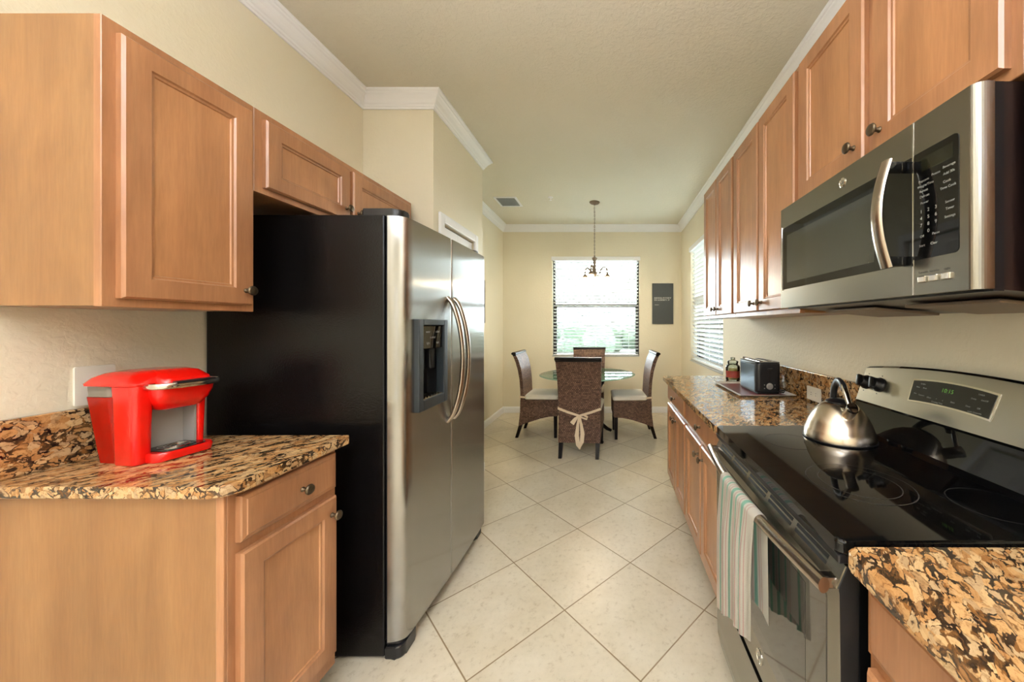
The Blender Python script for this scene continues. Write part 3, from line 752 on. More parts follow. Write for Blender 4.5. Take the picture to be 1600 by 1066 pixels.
# keypad
m = MB(); m.prism(rounded_poly([(0.679, 1.463), (MSEAM-0.003, 1.463), (MSEAM-0.003, 1.697), (0.679, 1.697)], [0.01, 0.002, 0.002, 0.01]), 0, 0.0012, Matrix(((0, 0, -1, MX), (1, 0, 0, 0), (0, 1, 0, 0), (0, 0, 0, 1))))
m.build('keypad_glass', M_BLACKG, cpn, sub=True)
m = MB(); m.box(MX-0.0016, MX-0.0012, 0.690, 0.760, 1.652, 1.682); m.build('display', plain('dark_display', srgb(26, 26, 14), 0.15), cpn, sub=True)
Mk = frame_of('R', MX-0.0012, 0.73, 1.58)
m = MB()
tl = [('Popcorn', -0.024, 0.052), ('Potato', 0.004, 0.056), ('Beverage', 0.032, 0.060), ('Add 30s', 0.032, 0.046), ('Reheat', -0.024, 0.030), ('Cook', 0.028, 0.030), ('Weight/Time', -0.020, 0.041), ('Defrost', -0.022, 0.018), ('Time Cook', 0.030, 0.018), ('Power', -0.022, 0.004), ('Start', -0.028, -0.088), ('Clear', 0.000, -0.088), ('Off', -0.028, -0.068), ('Pause', 0.004, -0.068), ('Sensor', 0.034, -0.012), ('Timer', 0.034, -0.026), ('Settings', 0.034, -0.042)]
text_mesh([(s, u, v, 0.0072) for s, u, v in tl], 0.007, Mk, m)
for k in range(9): text_mesh([(str(k+1), -0.030+0.017*(k % 3), -0.014-0.015*(k//3), 0.010)], 0.01, Mk, m)
text_mesh([('0', -0.013, -0.059, 0.010)], 0.01, Mk, m)
m.build('keypad_lettering', M_LABELD, cpn, sub=True)
for yy, s in ((0.757, 'Turntable'), (0.731, 'Vent Fan'), (0.703, 'Light')):
    m = MB(); m.box(MX-0.005, MX+0.001, yy-0.0095, yy+0.0095, 1.412, 1.426, 0.002); m.build('button', M_CHROME, cpn, sub=True)
    m = MB(); text_mesh([(s, 0, 0, 0.006)], 0.006, frame_of('R', MX-0.0004, yy, 1.434), m); m.build('button_lettering', M_BLACKM, cpn, sub=True)
m = MB()
for a, b in ((0.72, 0.95), (1.06, 1.30)):
    MM = Matrix.Translation((0, 0, MZ0-0.021)) @ Matrix.Rotation(math.radians(5.2), 4, 'Y')
    m.box(0.80, 1.0, a, b, -0.004+0.078, 0.004+0.078, 0.002, M=MM)
m.build('grease_filter', M_NICKEL, t)

# ------------------------------------------------------------------ range
RY0, RY1 = 0.645, 1.388
t = thing('range_oven', 'freestanding stainless electric range with black glass cooktop between the granite counters', 'stove', (0.75, 1.016, 0))
bx(0.465, XR-0.03, RY0+0.004, RY1-0.004, 0.03, 0.895).build('body', plain('black_enamel_side', (0.004, 0.004, 0.004, 1), 0.45, spec=0.15), t)
mb = MB()
for x in (0.50, 1.0):
    for y in (RY0+0.05, RY1-0.05): mb.box(x, x+0.03, y-0.015, y+0.015, 0, 0.03)
mb.build('foot', M_BLACKM, t)
mb = MB(); mb.prism(rounded_poly([(0.424, RY0), (1.0, RY0), (1.0, RY1), (0.424, RY1)], [0.014, 0, 0, 0.014]), 0.893, 0.921, bev=0.007, seg=4); ct = mb.build('cooktop', M_BLACKG, t)
mb = MB(); mb.box(0.4245, 0.45, RY0+0.002, RY1-0.002, 0.876, 0.893, 0.003); mb.build('front_lip', M_BLACKP, t)
def ringm(cx, cy, r, wd=0.0011):
    m = MB(); seg = 72
    rows = [[(cx+rr*math.cos(2*PI*k/seg), cy+rr*math.sin(2*PI*k/seg), 0.9214) for k in range(seg)] for rr in (r-wd, r+wd)]
    m.grid(rows, closed_v=True); return m
for cx, cy, rr in ((0.632, 0.888, (0.116, 0.088)), (0.62, 1.20, (0.08,)), (0.855, 0.775, (0.08,)), (0.845, 1.215, (0.095,))):
    for r in rr: ringm(cx, cy, r).build('burner_ring', M_RING, ct, sub=True)
# oven door
OX = 0.428
mb = MB(); Pz = Matrix(((1, 0, 0, 0), (0, 0, 1, 0), (0, 1, 0, 0), (0, 0, 0, 1)))
mb.prism([(0.463, 0.318), (OX+0.004, 0.318), (OX, 0.324), (OX, 0.822), (OX-0.008, 0.832), (OX+0.010, 0.873), (0.463, 0.875)], RY0, RY1, Pz, bev=0.003)
od = mb.build('oven_door', [M_STEEL_D, M_BLACKM], t)
for p in od.data.polygons:
    if abs(p.normal.y) > 0.9: p.material_index = 1
m = MB(); m.prism(rounded_poly([(0.688, 0.415), (1.345, 0.415), (1.345, 0.795), (0.688, 0.795)], [0.012]*4), 0, 0.0015, Matrix(((0, 0, -1, OX), (1, 0, 0, 0), (0, 1, 0, 0), (0, 0, 0, 1))))
m.build('window_glass', M_WINGL, od, sub=True)
m = MB(); m.box(OX-0.0019, OX-0.0015, 0.76, 1.27, 0.46, 0.76); m.build('inner_window', plain('dark_inner_window', srgb(36, 34, 30), 0.05, 0, 0.6), od, sub=True)
# vent slots on the chamfered top band
v0 = Vector((OX-0.008, 0, 0.832)); v1 = Vector((OX+0.010, 0, 0.873)); dv = (v1-v0); nn = Vector((-dv.z, 0, dv.x)).normalized()
for k in range(5):
    ya = RY0+0.045+k*0.134; yb = ya+0.115
    m = MB()
    for q in (0.45, 0.72):
        c0 = v0+dv*q; hw = dv*0.085
        rows = []
        for y in (ya, yb):
            rows.append([Vector((p.x, y, p.z))+nn*dd for p, dd in ((c0-hw, -0.001), (c0+hw, -0.001), (c0+hw, 0.0006), (c0-hw, 0.0006))])
        m.grid(rows, closed_v=True, caps=True, smooth=False)
    m.build('vent_slot', M_BLACKM, od, sub=True)
# handle
m = MB(); pts = []; n = 24
for k in range(n+1):
    u = k/n; s_ = min(1, math.sin(PI*u)*2.2)
    y = RY0+0.006+(RY1-RY0-0.012)*u
    pts.append((OX-0.028-0.032*math.sin(PI*u), y, 0.835))
m.tube(pts, 0.0145, 16, flat=(1.05, 0.8)); oh = m.build('handle', M_HANDLE, od, sub=True)
for y in (RY0+0.020, RY1-0.020): bx(OX-0.034, OX+0.002, y-0.011, y+0.011, 0.824, 0.847, bev=0.004).build('handle_mount', M_HANDLE, od, sub=True)
badge(OX, 0.995, 0.375, 0.019, od)
# storage drawer
m = MB(); m.prism([(0.463, 0.045), (OX+0.016, 0.045), (OX+0.003, 0.10), (OX, 0.16), (OX, 0.300), (0.463, 0.300)], RY0, RY1, Pz, bev=0.002); sdr = m.build('storage_drawer', [M_STEEL_D, M_BLACKM], t)
for p in sdr.data.polygons:
    if abs(p.normal.y) > 0.9: p.material_index = 1
# backguard : black riser, stainless slanted panel with arched top, black cap
SEG = 20
bgx = lambda z, u=0.5: 0.978+(z-1.028)*(0.042/0.122)
def arch(u): return 0.022*(1-(2*u-1)**2)
mb = MB(); rows = []
for k in range(SEG+1):
    u = k/SEG; y = RY0+0.002+(RY1-RY0-0.004)*u; zt = 1.150+arch(u)*1.2; zl = 1.028
    rows.append([(0.925, y, 0.9215), (0.945, y, 0.932), (0.980, y, zl-0.008), (0.978, y, zl), (bgx(zt), y, zt), (1.034, y, zt+0.006), (1.055, y, zt+0.004), (1.055, y, 0.9215)])
vr = mb.grid(rows, closed_v=True, caps=True, smooth=False)
for f in mb.b.faces:
    if len(f.verts) == 4:
        c = f.calc_center_median()
        pass
bgp = mb.build('backguard', [M_BLACKG, M_STEEL], t)
for p in bgp.data.polygons:
    c = p.center
    if abs(p.normal.y) < 0.5 and 0.978 < c.x < 1.03 and p.normal.x < -0.5 and c.z > 1.03: p.material_index = 1
bgx = lambda z, u=0.5: 0.978+(z-1.028)*(0.042/0.122)
# display panel on the slanted face
n_ = Vector((-0.122, 0, 0.042)).normalized(); vdir = Vector((0.042, 0, 0.122)).normalized()
def bgM(y, z):
    o = Vector((bgx(z), y, z))+n_*0.0006
    return Matrix(((0, vdir.x, n_.x, o.x), (-1, 0, 0, o.y), (0, vdir.z, n_.z, o.z), (0, 0, 0, 1)))
def dpoly(w2, h, bow_, n=12, grow=0.0):
    top = []; bot = []
    for k in range(n+1):
        u = -1+2*k/n
        top.append((u*(w2+grow), h+bow_*(1-u*u)+grow)); bot.append((u*(w2+grow)*0.97, -h+bow_*0.7*(1-u*u)-grow))
    return bot+top[::-1]
MD = bgM(1.035, 1.104)
m = MB(); m.prism(dpoly(0.125, 0.033, 0.009, grow=0.005), 0, 0.0015, MD); m.build('display_bezel', M_CHROME, bgp, sub=True)
m = MB(); m.prism(dpoly(0.125, 0.033, 0.009), 0.0015, 0.0028, MD); m.build('display_panel', plain('display_black', srgb(26, 25, 20), 0.2), bgp, sub=True)
MT = MD @ Matrix.Translation((0, 0, 0.0028))
m = MB(); text_mesh([('10:15', -0.005, 0.018, 0.017)], 0.017, MT, m); m.build('clock_digits', M_GREEN, bgp, sub=True)
m = MB()
text_mesh([(s, u, v, 0.0062) for s, u, v in (('OVEN', -0.088, 0.026), ('Bake', -0.102, 0.014), ('Broil', -0.078, 0.014), ('Hot', -0.105, -0.008), ('Convert', -0.082, -0.010), ('Clean', -0.055, -0.012), ('^', -0.03, -0.012), ('v', -0.01, -0.012), ('Start', 0.02, -0.011), ('Cooking Time', -0.025, -0.022),
    ('TIMER', 0.088, 0.026), ('Delay', 0.072, 0.012), ('On/Off', 0.100, 0.012), ('Clear', 0.064, -0.012), ('Off', 0.092, -0.012), ('Lock Controls', 0.085, -0.025))], 0.006, MT, m)
m.build('panel_lettering', M_LABELD, bgp, sub=True)
def rknob(y, z):
    M = bgM(y, z); m = MB()
    m.lathe([(0, 0), (0.027, 0), (0.027, 0.004), (0.023, 0.008), (0.020, 0.024), (0.018, 0.026), (0, 0.026)], M, 28)
    m.box(-0.0065, 0.0065, -0.021, 0.021, 0.020, 0.038, 0.003, M=M @ Matrix.Rotation(math.radians(18), 4, 'Z')); m.build('control_knob', M_BLACKP, bgp, sub=True)
for y in (1.362, 1.296, 0.745, 0.679): rknob(y, 1.098)
m = MB()
for y in (1.362, 1.296, 0.745, 0.679):
    for a, b in ((0.0, 0.034), (0.0, -0.034), (-0.031, 0.012), (0.031, 0.012)):
        mm = bgM(y, 1.098); m.lathe([(0, 0), (0.0017, 0), (0.0017, 0.0005), (0, 0.0005)], mm @ Matrix.Translation((a, b, 0)), 8)
m.build('dial_marks', M_BLACKM, bgp, sub=True)

# ------------------------------------------------------------------ towel on the oven handle
def towel():
    m = MB(); uvl = m.b.loops.layers.uv.new('UVMap')
    xh = OX-0.051; zh = 0.835; R = 0.0168
    nu = 36; rows = []
    yA, yB = 1.115, 0.865
    for i in range(nu+1):
        u = i/nu; y = yA+(yB-yA)*u
        hx = OX-0.028-0.032*math.sin(PI*(y-RY0-0.006)/(RY1-RY0-0.012))
        Lf = 0.415-0.115*u + 0.006*math.sin(9*u); Lb = 0.25
        r_ = []
        fold = 0.005*math.sin(u*13)+0.004*math.sin(u*29+1)
        path = []
        for k in range(12): path.append(('b', 1-k/12))
        for k in range(9): path.append(('a', k/8))
        for k in range(1, 23): path.append(('f', k/22))
        for kind, s in path:
            if kind == 'b': p = (hx+R+0.0025*math.sin(u*17)*s, zh-Lb*s, s*Lb)
            elif kind == 'a': a = PI*s; p = (hx+R*math.cos(a), zh+R*0.95*math.sin(a), 0)
            else: p = (hx-R-abs(fold)*min(1, s*3)*1.2-0.004*s, zh-Lf*s, 0)
            yy = y
            if kind == 'f': yy = y + (0.008*math.sin(s*4)+0.012*s) * (1 if u < 0.5 else 0.6)
            if kind == 'b': yy = y - 0.012*s
            r_.append((p[0], yy, p[1]))
        rows.append(r_)
    vr = m.grid(rows)
    idx = {v: i for i, r in enumerate(vr) for v in r}
    for f in m.b.faces:
        for l in f.loops: l[uvl].uv = (idx[l.vert]/nu, 0)
    bmesh.ops.solidify(m.b, geom=m.b.faces[:], thickness=0.0035)
    o = m.build('dish_towel', M_TOWEL)
    for p in o.data.polygons: p.use_smooth = True
    return tag(o, 'white, green and pink striped towel hanging over the oven handle', 'towel')
towel()

# ------------------------------------------------------------------ kettle
KX, KY, KZ = 0.811, 1.235, 0.9215
t = thing('tea_kettle', 'brushed steel whistling kettle with black looped handle on the cooktop', 'kettle', (KX, KY, KZ))
MK = Matrix.Translation((KX, KY, KZ))
m = MB(); m.lathe([(0, 0), (0.106, 0), (0.110, 0.003), (0.1105, 0.010), (0.109, 0.016), (0.1075, 0.030), (0.104, 0.036), (0.097, 0.058), (0.085, 0.083), (0.069, 0.105), (0.052, 0.120), (0.040, 0.127), (0.0, 0.127)], MK, 64)
kb = m.build('body', M_STEEL_K, t)
m = MB(); m.lathe([(0.107, 0.0), (0.1125, 0.0015), (0.1125, 0.0045), (0.110, 0.0055)], MK, 64); m.build('base_ring', M_BLACKP, t)
m = MB(); m.lathe([(0, 0.1272), (0.040, 0.1272), (0.041, 0.130), (0.030, 0.136), (0.012, 0.140), (0, 0.1405)], MK, 40); m.build('lid', M_BLACKP, t)
# spout toward the viewer (direction -y, slightly +x)
sd = Vector((-0.22, -0.975, 0)).normalized()
def kp(r, z): return Vector((KX, KY, KZ))+sd*r+Vector((0, 0, z))
m = MB(); m.tube([kp(0.060, 0.088), kp(0.082, 0.104), kp(0.098, 0.120)], [0.019, 0.0175, 0.0165], 18); m.tube([kp(0.098, 0.120), kp(0.103, 0.125)], [0.0175, 0.0175], 18); m.build('spout', M_STEEL_K, t)
m = MB(); m.tube([kp(0.1035, 0.1255), kp(0.110, 0.132), kp(0.1115, 0.1335)], [0.0185, 0.0175, 0.011], 18); m.build('spout_cap', M_CHROME, t)
m = MB(); arc = []
for k in range(19):
    a = PI*k/18; arc.append(kp(0.005-0.052*math.cos(a)*1.0, 0.128+0.072*math.sin(a)**0.85))
m.tube(arc[:15], [0.0125]*15, 14, flat=(0.8, 1.1)); m.build('handle', M_BLACKP, t)
m = MB(); m.tube([arc[10]+Vector((0, 0, 0.009)), arc[13]+Vector((0, 0, 0.006))+sd*0.004, arc[15]+sd*0.012, kp(0.075, 0.150), kp(0.088, 0.135), kp(0.094, 0.127)], [0.004, 0.0085, 0.0095, 0.009, 0.008, 0.0065], 12, flat=(0.7, 1.2)); m.build('spout_lever', M_CHROME, t)

# ------------------------------------------------------------------ toaster, tray, jar, outlet
t = thing('serving_tray', 'flat pale-rimmed tray with dark red surface under the toaster', 'tray', (0.89, 2.18, 0.9155))
def rect_rows(cx, cy, specs):
    rows = []
    for hx, hy, z in specs:
        rows.append([(cx+sx*hx, cy+sy*hy, z) for sx, sy in ((-1, -1), (1, -1), (1, 1), (-1, 1))])
    return rows
m = MB(); m.grid(rect_rows(0.885, 2.185, [(0.130, 0.205, 0.9158), (0.160, 0.235, 0.9265), (0.160, 0.235, 0.9285), (0.128, 0.203, 0.9190)]), closed_v=True, caps=True, smooth=False)
m.build('rim', plain('pale_tray_rim', srgb(206, 196, 184), 0.3), t)
m = MB(); m.grid(rect_rows(0.885, 2.185, [(0.1275, 0.2025, 0.9192), (0.1275, 0.2025, 0.9205)]), closed_v=True, caps=True, smooth=False); m.build('red_surface', M_TRAYR, t)
TX0, TX1, TY0, TY1, TZ = 0.850, 0.992, 2.015, 2.285, 0.921
t = thing('toaster', 'black two-slot toaster with grey dial standing on the tray', 'toaster', (0.91, 2.15, TZ))
m = MB(); m.prism(rounded_poly([(TX0, TY0), (TX1, TY0), (TX1, TY1), (TX0, TY1)], [0.022]*4), TZ+0.010, TZ+0.183, bev=0.014, seg=4, smooth=True); tb = m.build('body', plain('satin_black_plastic', srgb(26, 28, 32), 0.3), t)
m = MB(); m.box(TX0-0.0008, TX0+0.004, TY0+0.03, TY1-0.03, TZ+0.016, TZ+0.165, 0.0006); m.build('side_plate', plain('blue_grey_steel', srgb(66, 84, 98), 0.3, 0.6), t)
m = MB(); m.box(TX0+0.028, TX1-0.028, TY0+0.03, TY1-0.03, TZ+0.181, TZ+0.1855, 0.002); m.build('top_plate', M_CHROME, t)
m = MB()
for a in (0.896, 0.945): m.box(a-0.011, a+0.011, TY0+0.045, TY1-0.045, TZ+0.184, TZ+0.1862)
m.build('bread_slot', M_BLACKM, t)
m = MB(); m.box(TX0+0.01, TX1-0.01, TY0+0.01, TY1-0.01, TZ, TZ+0.011); m.build('base', M_BLACKM, t)
MTf = Matrix(((1, 0, 0, 0.925), (0, 0, -1, TY0), (0, 1, 0, TZ+0.045), (0, 0, 0, 1)))
m = MB(); m.lathe([(0, 0), (0.019, 0), (0.019, 0.003), (0.0125, 0.004), (0.0115, 0.014), (0, 0.014)], MTf, 24); m.build('browning_dial', M_GREYP, t)
m = MB()
for dx in (-0.03, 0.03):
    for dz in (-0.012, 0.008): m.lathe([(0, 0), (0.003, 0), (0.003, 0.0015), (0, 0.0015)], MTf @ Matrix.Translation((dx, dz, 0)), 10)
m.build('button', M_GREYP, t)
bx(0.922, 0.928, TY0-0.0008, TY0+0.001, TZ+0.07, TZ+0.160).build('lever_slot', M_BLACKM, t)
bx(0.910, 0.940, TY0-0.018, TY0+0.0, TZ+0.140, TZ+0.150, bev=0.003).build('lever', M_BLACKP, t)
m = MB(); m.tube([(0.98, 2.05, TZ+0.012), (1.0, 2.0, TZ+0.012), (1.02, 2.03, TZ+0.016), (1.0, 2.08, TZ+0.014), (1.03, 2.12, TZ+0.02)], 0.0035, 8); m.build('power_cord', M_BLACKM, t)
JX, JY = 0.905, 2.56
t = thing('glass_jar', 'glass candle jar with red floral label behind the toaster', 'jar', (JX, JY, 0.9155))
MJ = Matrix.Translation((JX, JY, 0.9155))
m = MB(); m.lathe([(0, 0), (0.046, 0), (0.050, 0.006), (0.050, 0.095), (0.046, 0.108), (0.036, 0.118), (0.036, 0.130), (0.034, 0.130), (0.034, 0.117), (0.044, 0.106), (0.047, 0.094), (0.047, 0.008), (0, 0.006)], MJ, 32); m.build('jar_body', M_JARG, t)
m = MB(); m.lathe([(0, 0.0065), (0.0465, 0.0085), (0.0465, 0.085), (0, 0.085)], MJ, 32); m.build('wax', plain('yellow_green_wax', srgb(190, 160, 84), 0.5), t)
m = MB(); m.lathe([(0.0, 0.1305), (0.038, 0.1305), (0.039, 0.136), (0.036, 0.142), (0.020, 0.147), (0.014, 0.156), (0.017, 0.163), (0.012, 0.168), (0, 0.169)], MJ, 28); m.build('stopper', M_JARG, t)
m = MB(); rows = []
for k in range(13):
    a = -PI*0.98+PI*0.75*k/12; rows.append([(JX+0.0506*math.cos(a), JY+0.0506*math.sin(a), z) for z in (0.940, 0.988)])
m.grid(rows); m.build('label', plain('red_label', srgb(150, 60, 46), 0.5), t)
def outlet(name, label, cat, M, w_, h_, horiz, n=2):
    t = thing(name, label, cat, M.translation)
    m = MB(); m.prism(rounded_poly([(-w_/2, -h_/2), (w_/2, -h_/2), (w_/2, h_/2), (-w_/2, h_/2)], [0.004]*4), 0, 0.006, M, bev=0.002); m.build('cover_plate', M_WHITE, t)
    for s in (-1, 1)[:n]:
        dx, dy = (s*0.0205, 0) if horiz else (0, s*0.0205)
        m = MB(); m.lathe([(0, 0.006), (0.0165, 0.006), (0.0165, 0.0072), (0, 0.0072)], M @ Matrix.Translation((dx, dy, 0)), 20); so = m.build('socket', M_WHITE, t)
        m = MB()
        for q in (-0.0055, 0.0055):
            a, b = (q, 0.002) if not horiz else (0.002, q)
            hw, hh = (0.001, 0.004) if not horiz else (0.004, 0.001)
            m.box(a-hw, a+hw, b-hh, b+hh, 0.0071, 0.0074, M=M @ Matrix.Translation((dx, dy, 0)))
        m.build('socket_slots', M_BLACKM, so, sub=True)
outlet('wall_outlet', 'white outlet plate set sideways in the backsplash behind the kettle', 'outlet', frame_of('R', XR-0.0212, 1.812, 0.962), 0.118, 0.070, True)
outlet('wall_switch_plate', 'plain white cover plate on the wall behind the red coffee maker', 'cover plate', frame_of('L', XL+0.0002, 1.085, 1.135), 0.086, 0.118, False, 0)

# ------------------------------------------------------------------ coffee maker
CM = thing('coffee_maker', 'glossy red single-serve coffee maker with silver handle on the granite counter', 'coffee maker', (-1.392, 1.095, 0.9158))
CM.rotation_euler = (0, 0, math.radians(-6))
CM.rotation_euler.z = math.radians(-6)
def loft_box(m, rows_spec, mi=0, seg=5, smooth=True):
    """rows_spec: (z, x0,x1,y0,y1,r) stacked rounded rectangles"""
    rows = []
    for z, x0, x1, y0, y1, r in rows_spec:
        rows.append([(x, y, z) for x, y in rounded_poly([(x0, y0), (x1, y0), (x1, y1), (x0, y1)], [r]*4, seg)])
    m.grid(rows, closed_v=True, caps=True, mi=mi, smooth=smooth)
# red shell: two columns, back, head
m = MB()
loft_box(m, [(0.0, -0.026, 0.046, -0.093, -0.056, 0.012), (0.004, -0.028, 0.048, -0.095, -0.055, 0.014), (0.200, -0.030, 0.052, -0.098, -0.052, 0.016)])
loft_box(m, [(0.0, -0.026, 0.040, 0.052, 0.070, 0.008), (0.200, -0.030, 0.046, 0.050, 0.074, 0.009)])
loft_box(m, [(0.0, -0.026, -0.006, -0.06, 0.06, 0.004), (0.200, -0.026, -0.006, -0.06, 0.06, 0.004)])
cs_ = m.build('shell', M_RED, CM, local=True)
m = MB()
loft_box(m, [(0.146, -0.01, 0.050, -0.036, 0.044, 0.018), (0.152, -0.02, 0.064, -0.048, 0.054, 0.022), (0.176, -0.028, 0.080, -0.062, 0.066, 0.024), (0.200, -0.030, 0.088, -0.070, 0.072, 0.026), (0.228, -0.030, 0.090, -0.072, 0.074, 0.026)], seg=8)
m.build('brew_head', M_RED, CM, local=True)
m = MB()
loft_box(m, [(0.196, -0.030, 0.054, -0.100, 0.076, 0.018), (0.226, -0.034, 0.056, -0.101, 0.077, 0.022), (0.2285, -0.128, 0.062, -0.104, 0.079, 0.028), (0.234, -0.132, 0.066, -0.105, 0.080, 0.032), (0.250, -0.122, 0.060, -0.096, 0.072, 0.034), (0.262, -0.105, 0.045, -0.080, 0.058, 0.034), (0.268, -0.08, 0.020, -0.055, 0.040, 0.03)], seg=8)
loft_box(m, [(0.2285, -0.02, 0.092, -0.060, 0.064, 0.026), (0.243, -0.02, 0.088, -0.058, 0.062, 0.026), (0.262, -0.03, 0.060, -0.050, 0.054, 0.026), (0.2685, -0.05, 0.030, -0.040, 0.044, 0.024)], seg=8)
m.build('lid', M_RED, CM, local=True)
m = MB()
loft_box(m, [(0.0, -0.100, -0.029, -0.082, 0.060, 0.012), (0.06, -0.108, -0.0305, -0.086, 0.064, 0.012), (0.195, -0.122, -0.031, -0.096, 0.072, 0.014)])
m.build('water_reservoir', M_REDCL, CM, local=True)
m = MB(); loft_box(m, [(0.196, -0.121, -0.034, -0.094, 0.070, 0.014), (0.228, -0.122, -0.036, -0.095, 0.070, 0.014)]); m.build('reservoir_neck', plain('grey_neck', srgb(120, 112, 100), 0.3), CM, local=True)
m = MB(); m.box(-0.0055, -0.002, -0.055, 0.050, 0.028, 0.152); m.box(-0.004, 0.040, 0.044, 0.0495, 0.028, 0.152); m.build('splash_panel', M_GREYP, CM, local=True)
m = MB()
loft_box(m, [(0.0, -0.005, 0.086, -0.070, 0.064, 0.022), (0.004, -0.005, 0.092, -0.072, 0.067, 0.028), (0.022, -0.005, 0.096, -0.072, 0.069, 0.032), (0.027, -0.005, 0.094, -0.070, 0.067, 0.032)], seg=8)
tr = m.build('drip_tray', M_RED, CM, local=True)
m = MB(); loft_box(m, [(0.0272, 0.0, 0.088, -0.054, 0.0495, 0.02), (0.030, 0.0, 0.088, -0.054, 0.0495, 0.02)]); m.build('tray_cover', plain('black_gloss_tray', (0.01, 0.01, 0.01, 1), 0.12), tr, sub=True)
m = MB()
for r in (0.012, 0.022, 0.032):
    pts = [(0.044+r*1.1*math.cos(a), 0.0+r*1.25*math.sin(a), 0.0305) for a in [2*PI*k/24 for k in range(25)]]
    m.tube(pts, 0.0013, 6)
m.build('tray_rings', M_CHROME, tr, sub=True)
# handle: silver loop round the head with a black top
m = MB(); pts = []
for k in range(21):
    a = -PI/2+PI*k/20; sgn = math.sin(a); pts.append((0.046+0.062*max(0, math.cos(a))**0.55, 0.001+0.079*(abs(sgn)**0.6)*(1 if sgn >= 0 else -1), 0.224))
m.tube(pts, 0.0105, 10, flat=(0.85, 0.35)); m.build('handle', M_CHROME, CM, local=True)
m = MB(); m.prism([(0.090, -0.040), (0.112, -0.044), (0.118, 0.0), (0.112, 0.050), (0.090, 0.046)], 0.2295, 0.2365, bev=0.002); m.build('handle_grip', M_BLACKP, CM, local=True)

# ------------------------------------------------------------------ dining set
TCX, TCY = -0.258, 4.15
t = thing('dining_table', 'round glass-topped dining table with dark curved legs between the wicker chairs', 'table', (TCX, TCY, 0))
MT_ = Matrix.Translation((TCX, TCY, 0))
m = MB(); m.lathe([(0, 0.733), (0.548, 0.733), (0.560, 0.736), (0.560, 0.738), (0.535, 0.745), (0, 0.745)], MT_, 96, smooth=False); tt = m.build('tabletop', M_TGLASS, t)
m = MB(); m.lathe([(0.5605, 0.7345), (0.5625, 0.736), (0.5625, 0.7385), (0.5605, 0.740)], MT_, 96); m.build('bevelled_edge', plain('pale_green_glass_edge', srgb(150, 186, 170), 0.1), tt, sub=True)
for k in range(4):
    a = math.radians(33+90*k); d = Vector((math.cos(a), math.sin(a), 0)); b = Vector((TCX, TCY, 0))
    prof = [(0.30, 0.72), (0.235, 0.66), (0.16, 0.56), (0.105, 0.46), (0.085, 0.36), (0.11, 0.24), (0.18, 0.13), (0.27, 0.05), (0.33, 0.016)]
    MB().tube([b+d*r+Vector((0, 0, z)) for r, z in prof], [0.020, 0.021, 0.024, 0.027, 0.028, 0.026, 0.024, 0.022, 0.018], 12, flat=(1, 1.1)).build('leg', M_DWOOD, t)
    m = MB(); m.lathe([(0, 0.7165), (0.022, 0.7165), (0.022, 0.7325), (0, 0.7325)], Matrix.Translation(b+d*0.30), 16); m.build('glass_pad', M_BLACKM, t)
m = MB(); m.lathe([(0.0, 0.345), (0.062, 0.345), (0.068, 0.36), (0.068, 0.40), (0.062, 0.415), (0, 0.415)], MT_, 28); m.build('hub', M_DWOOD, t)

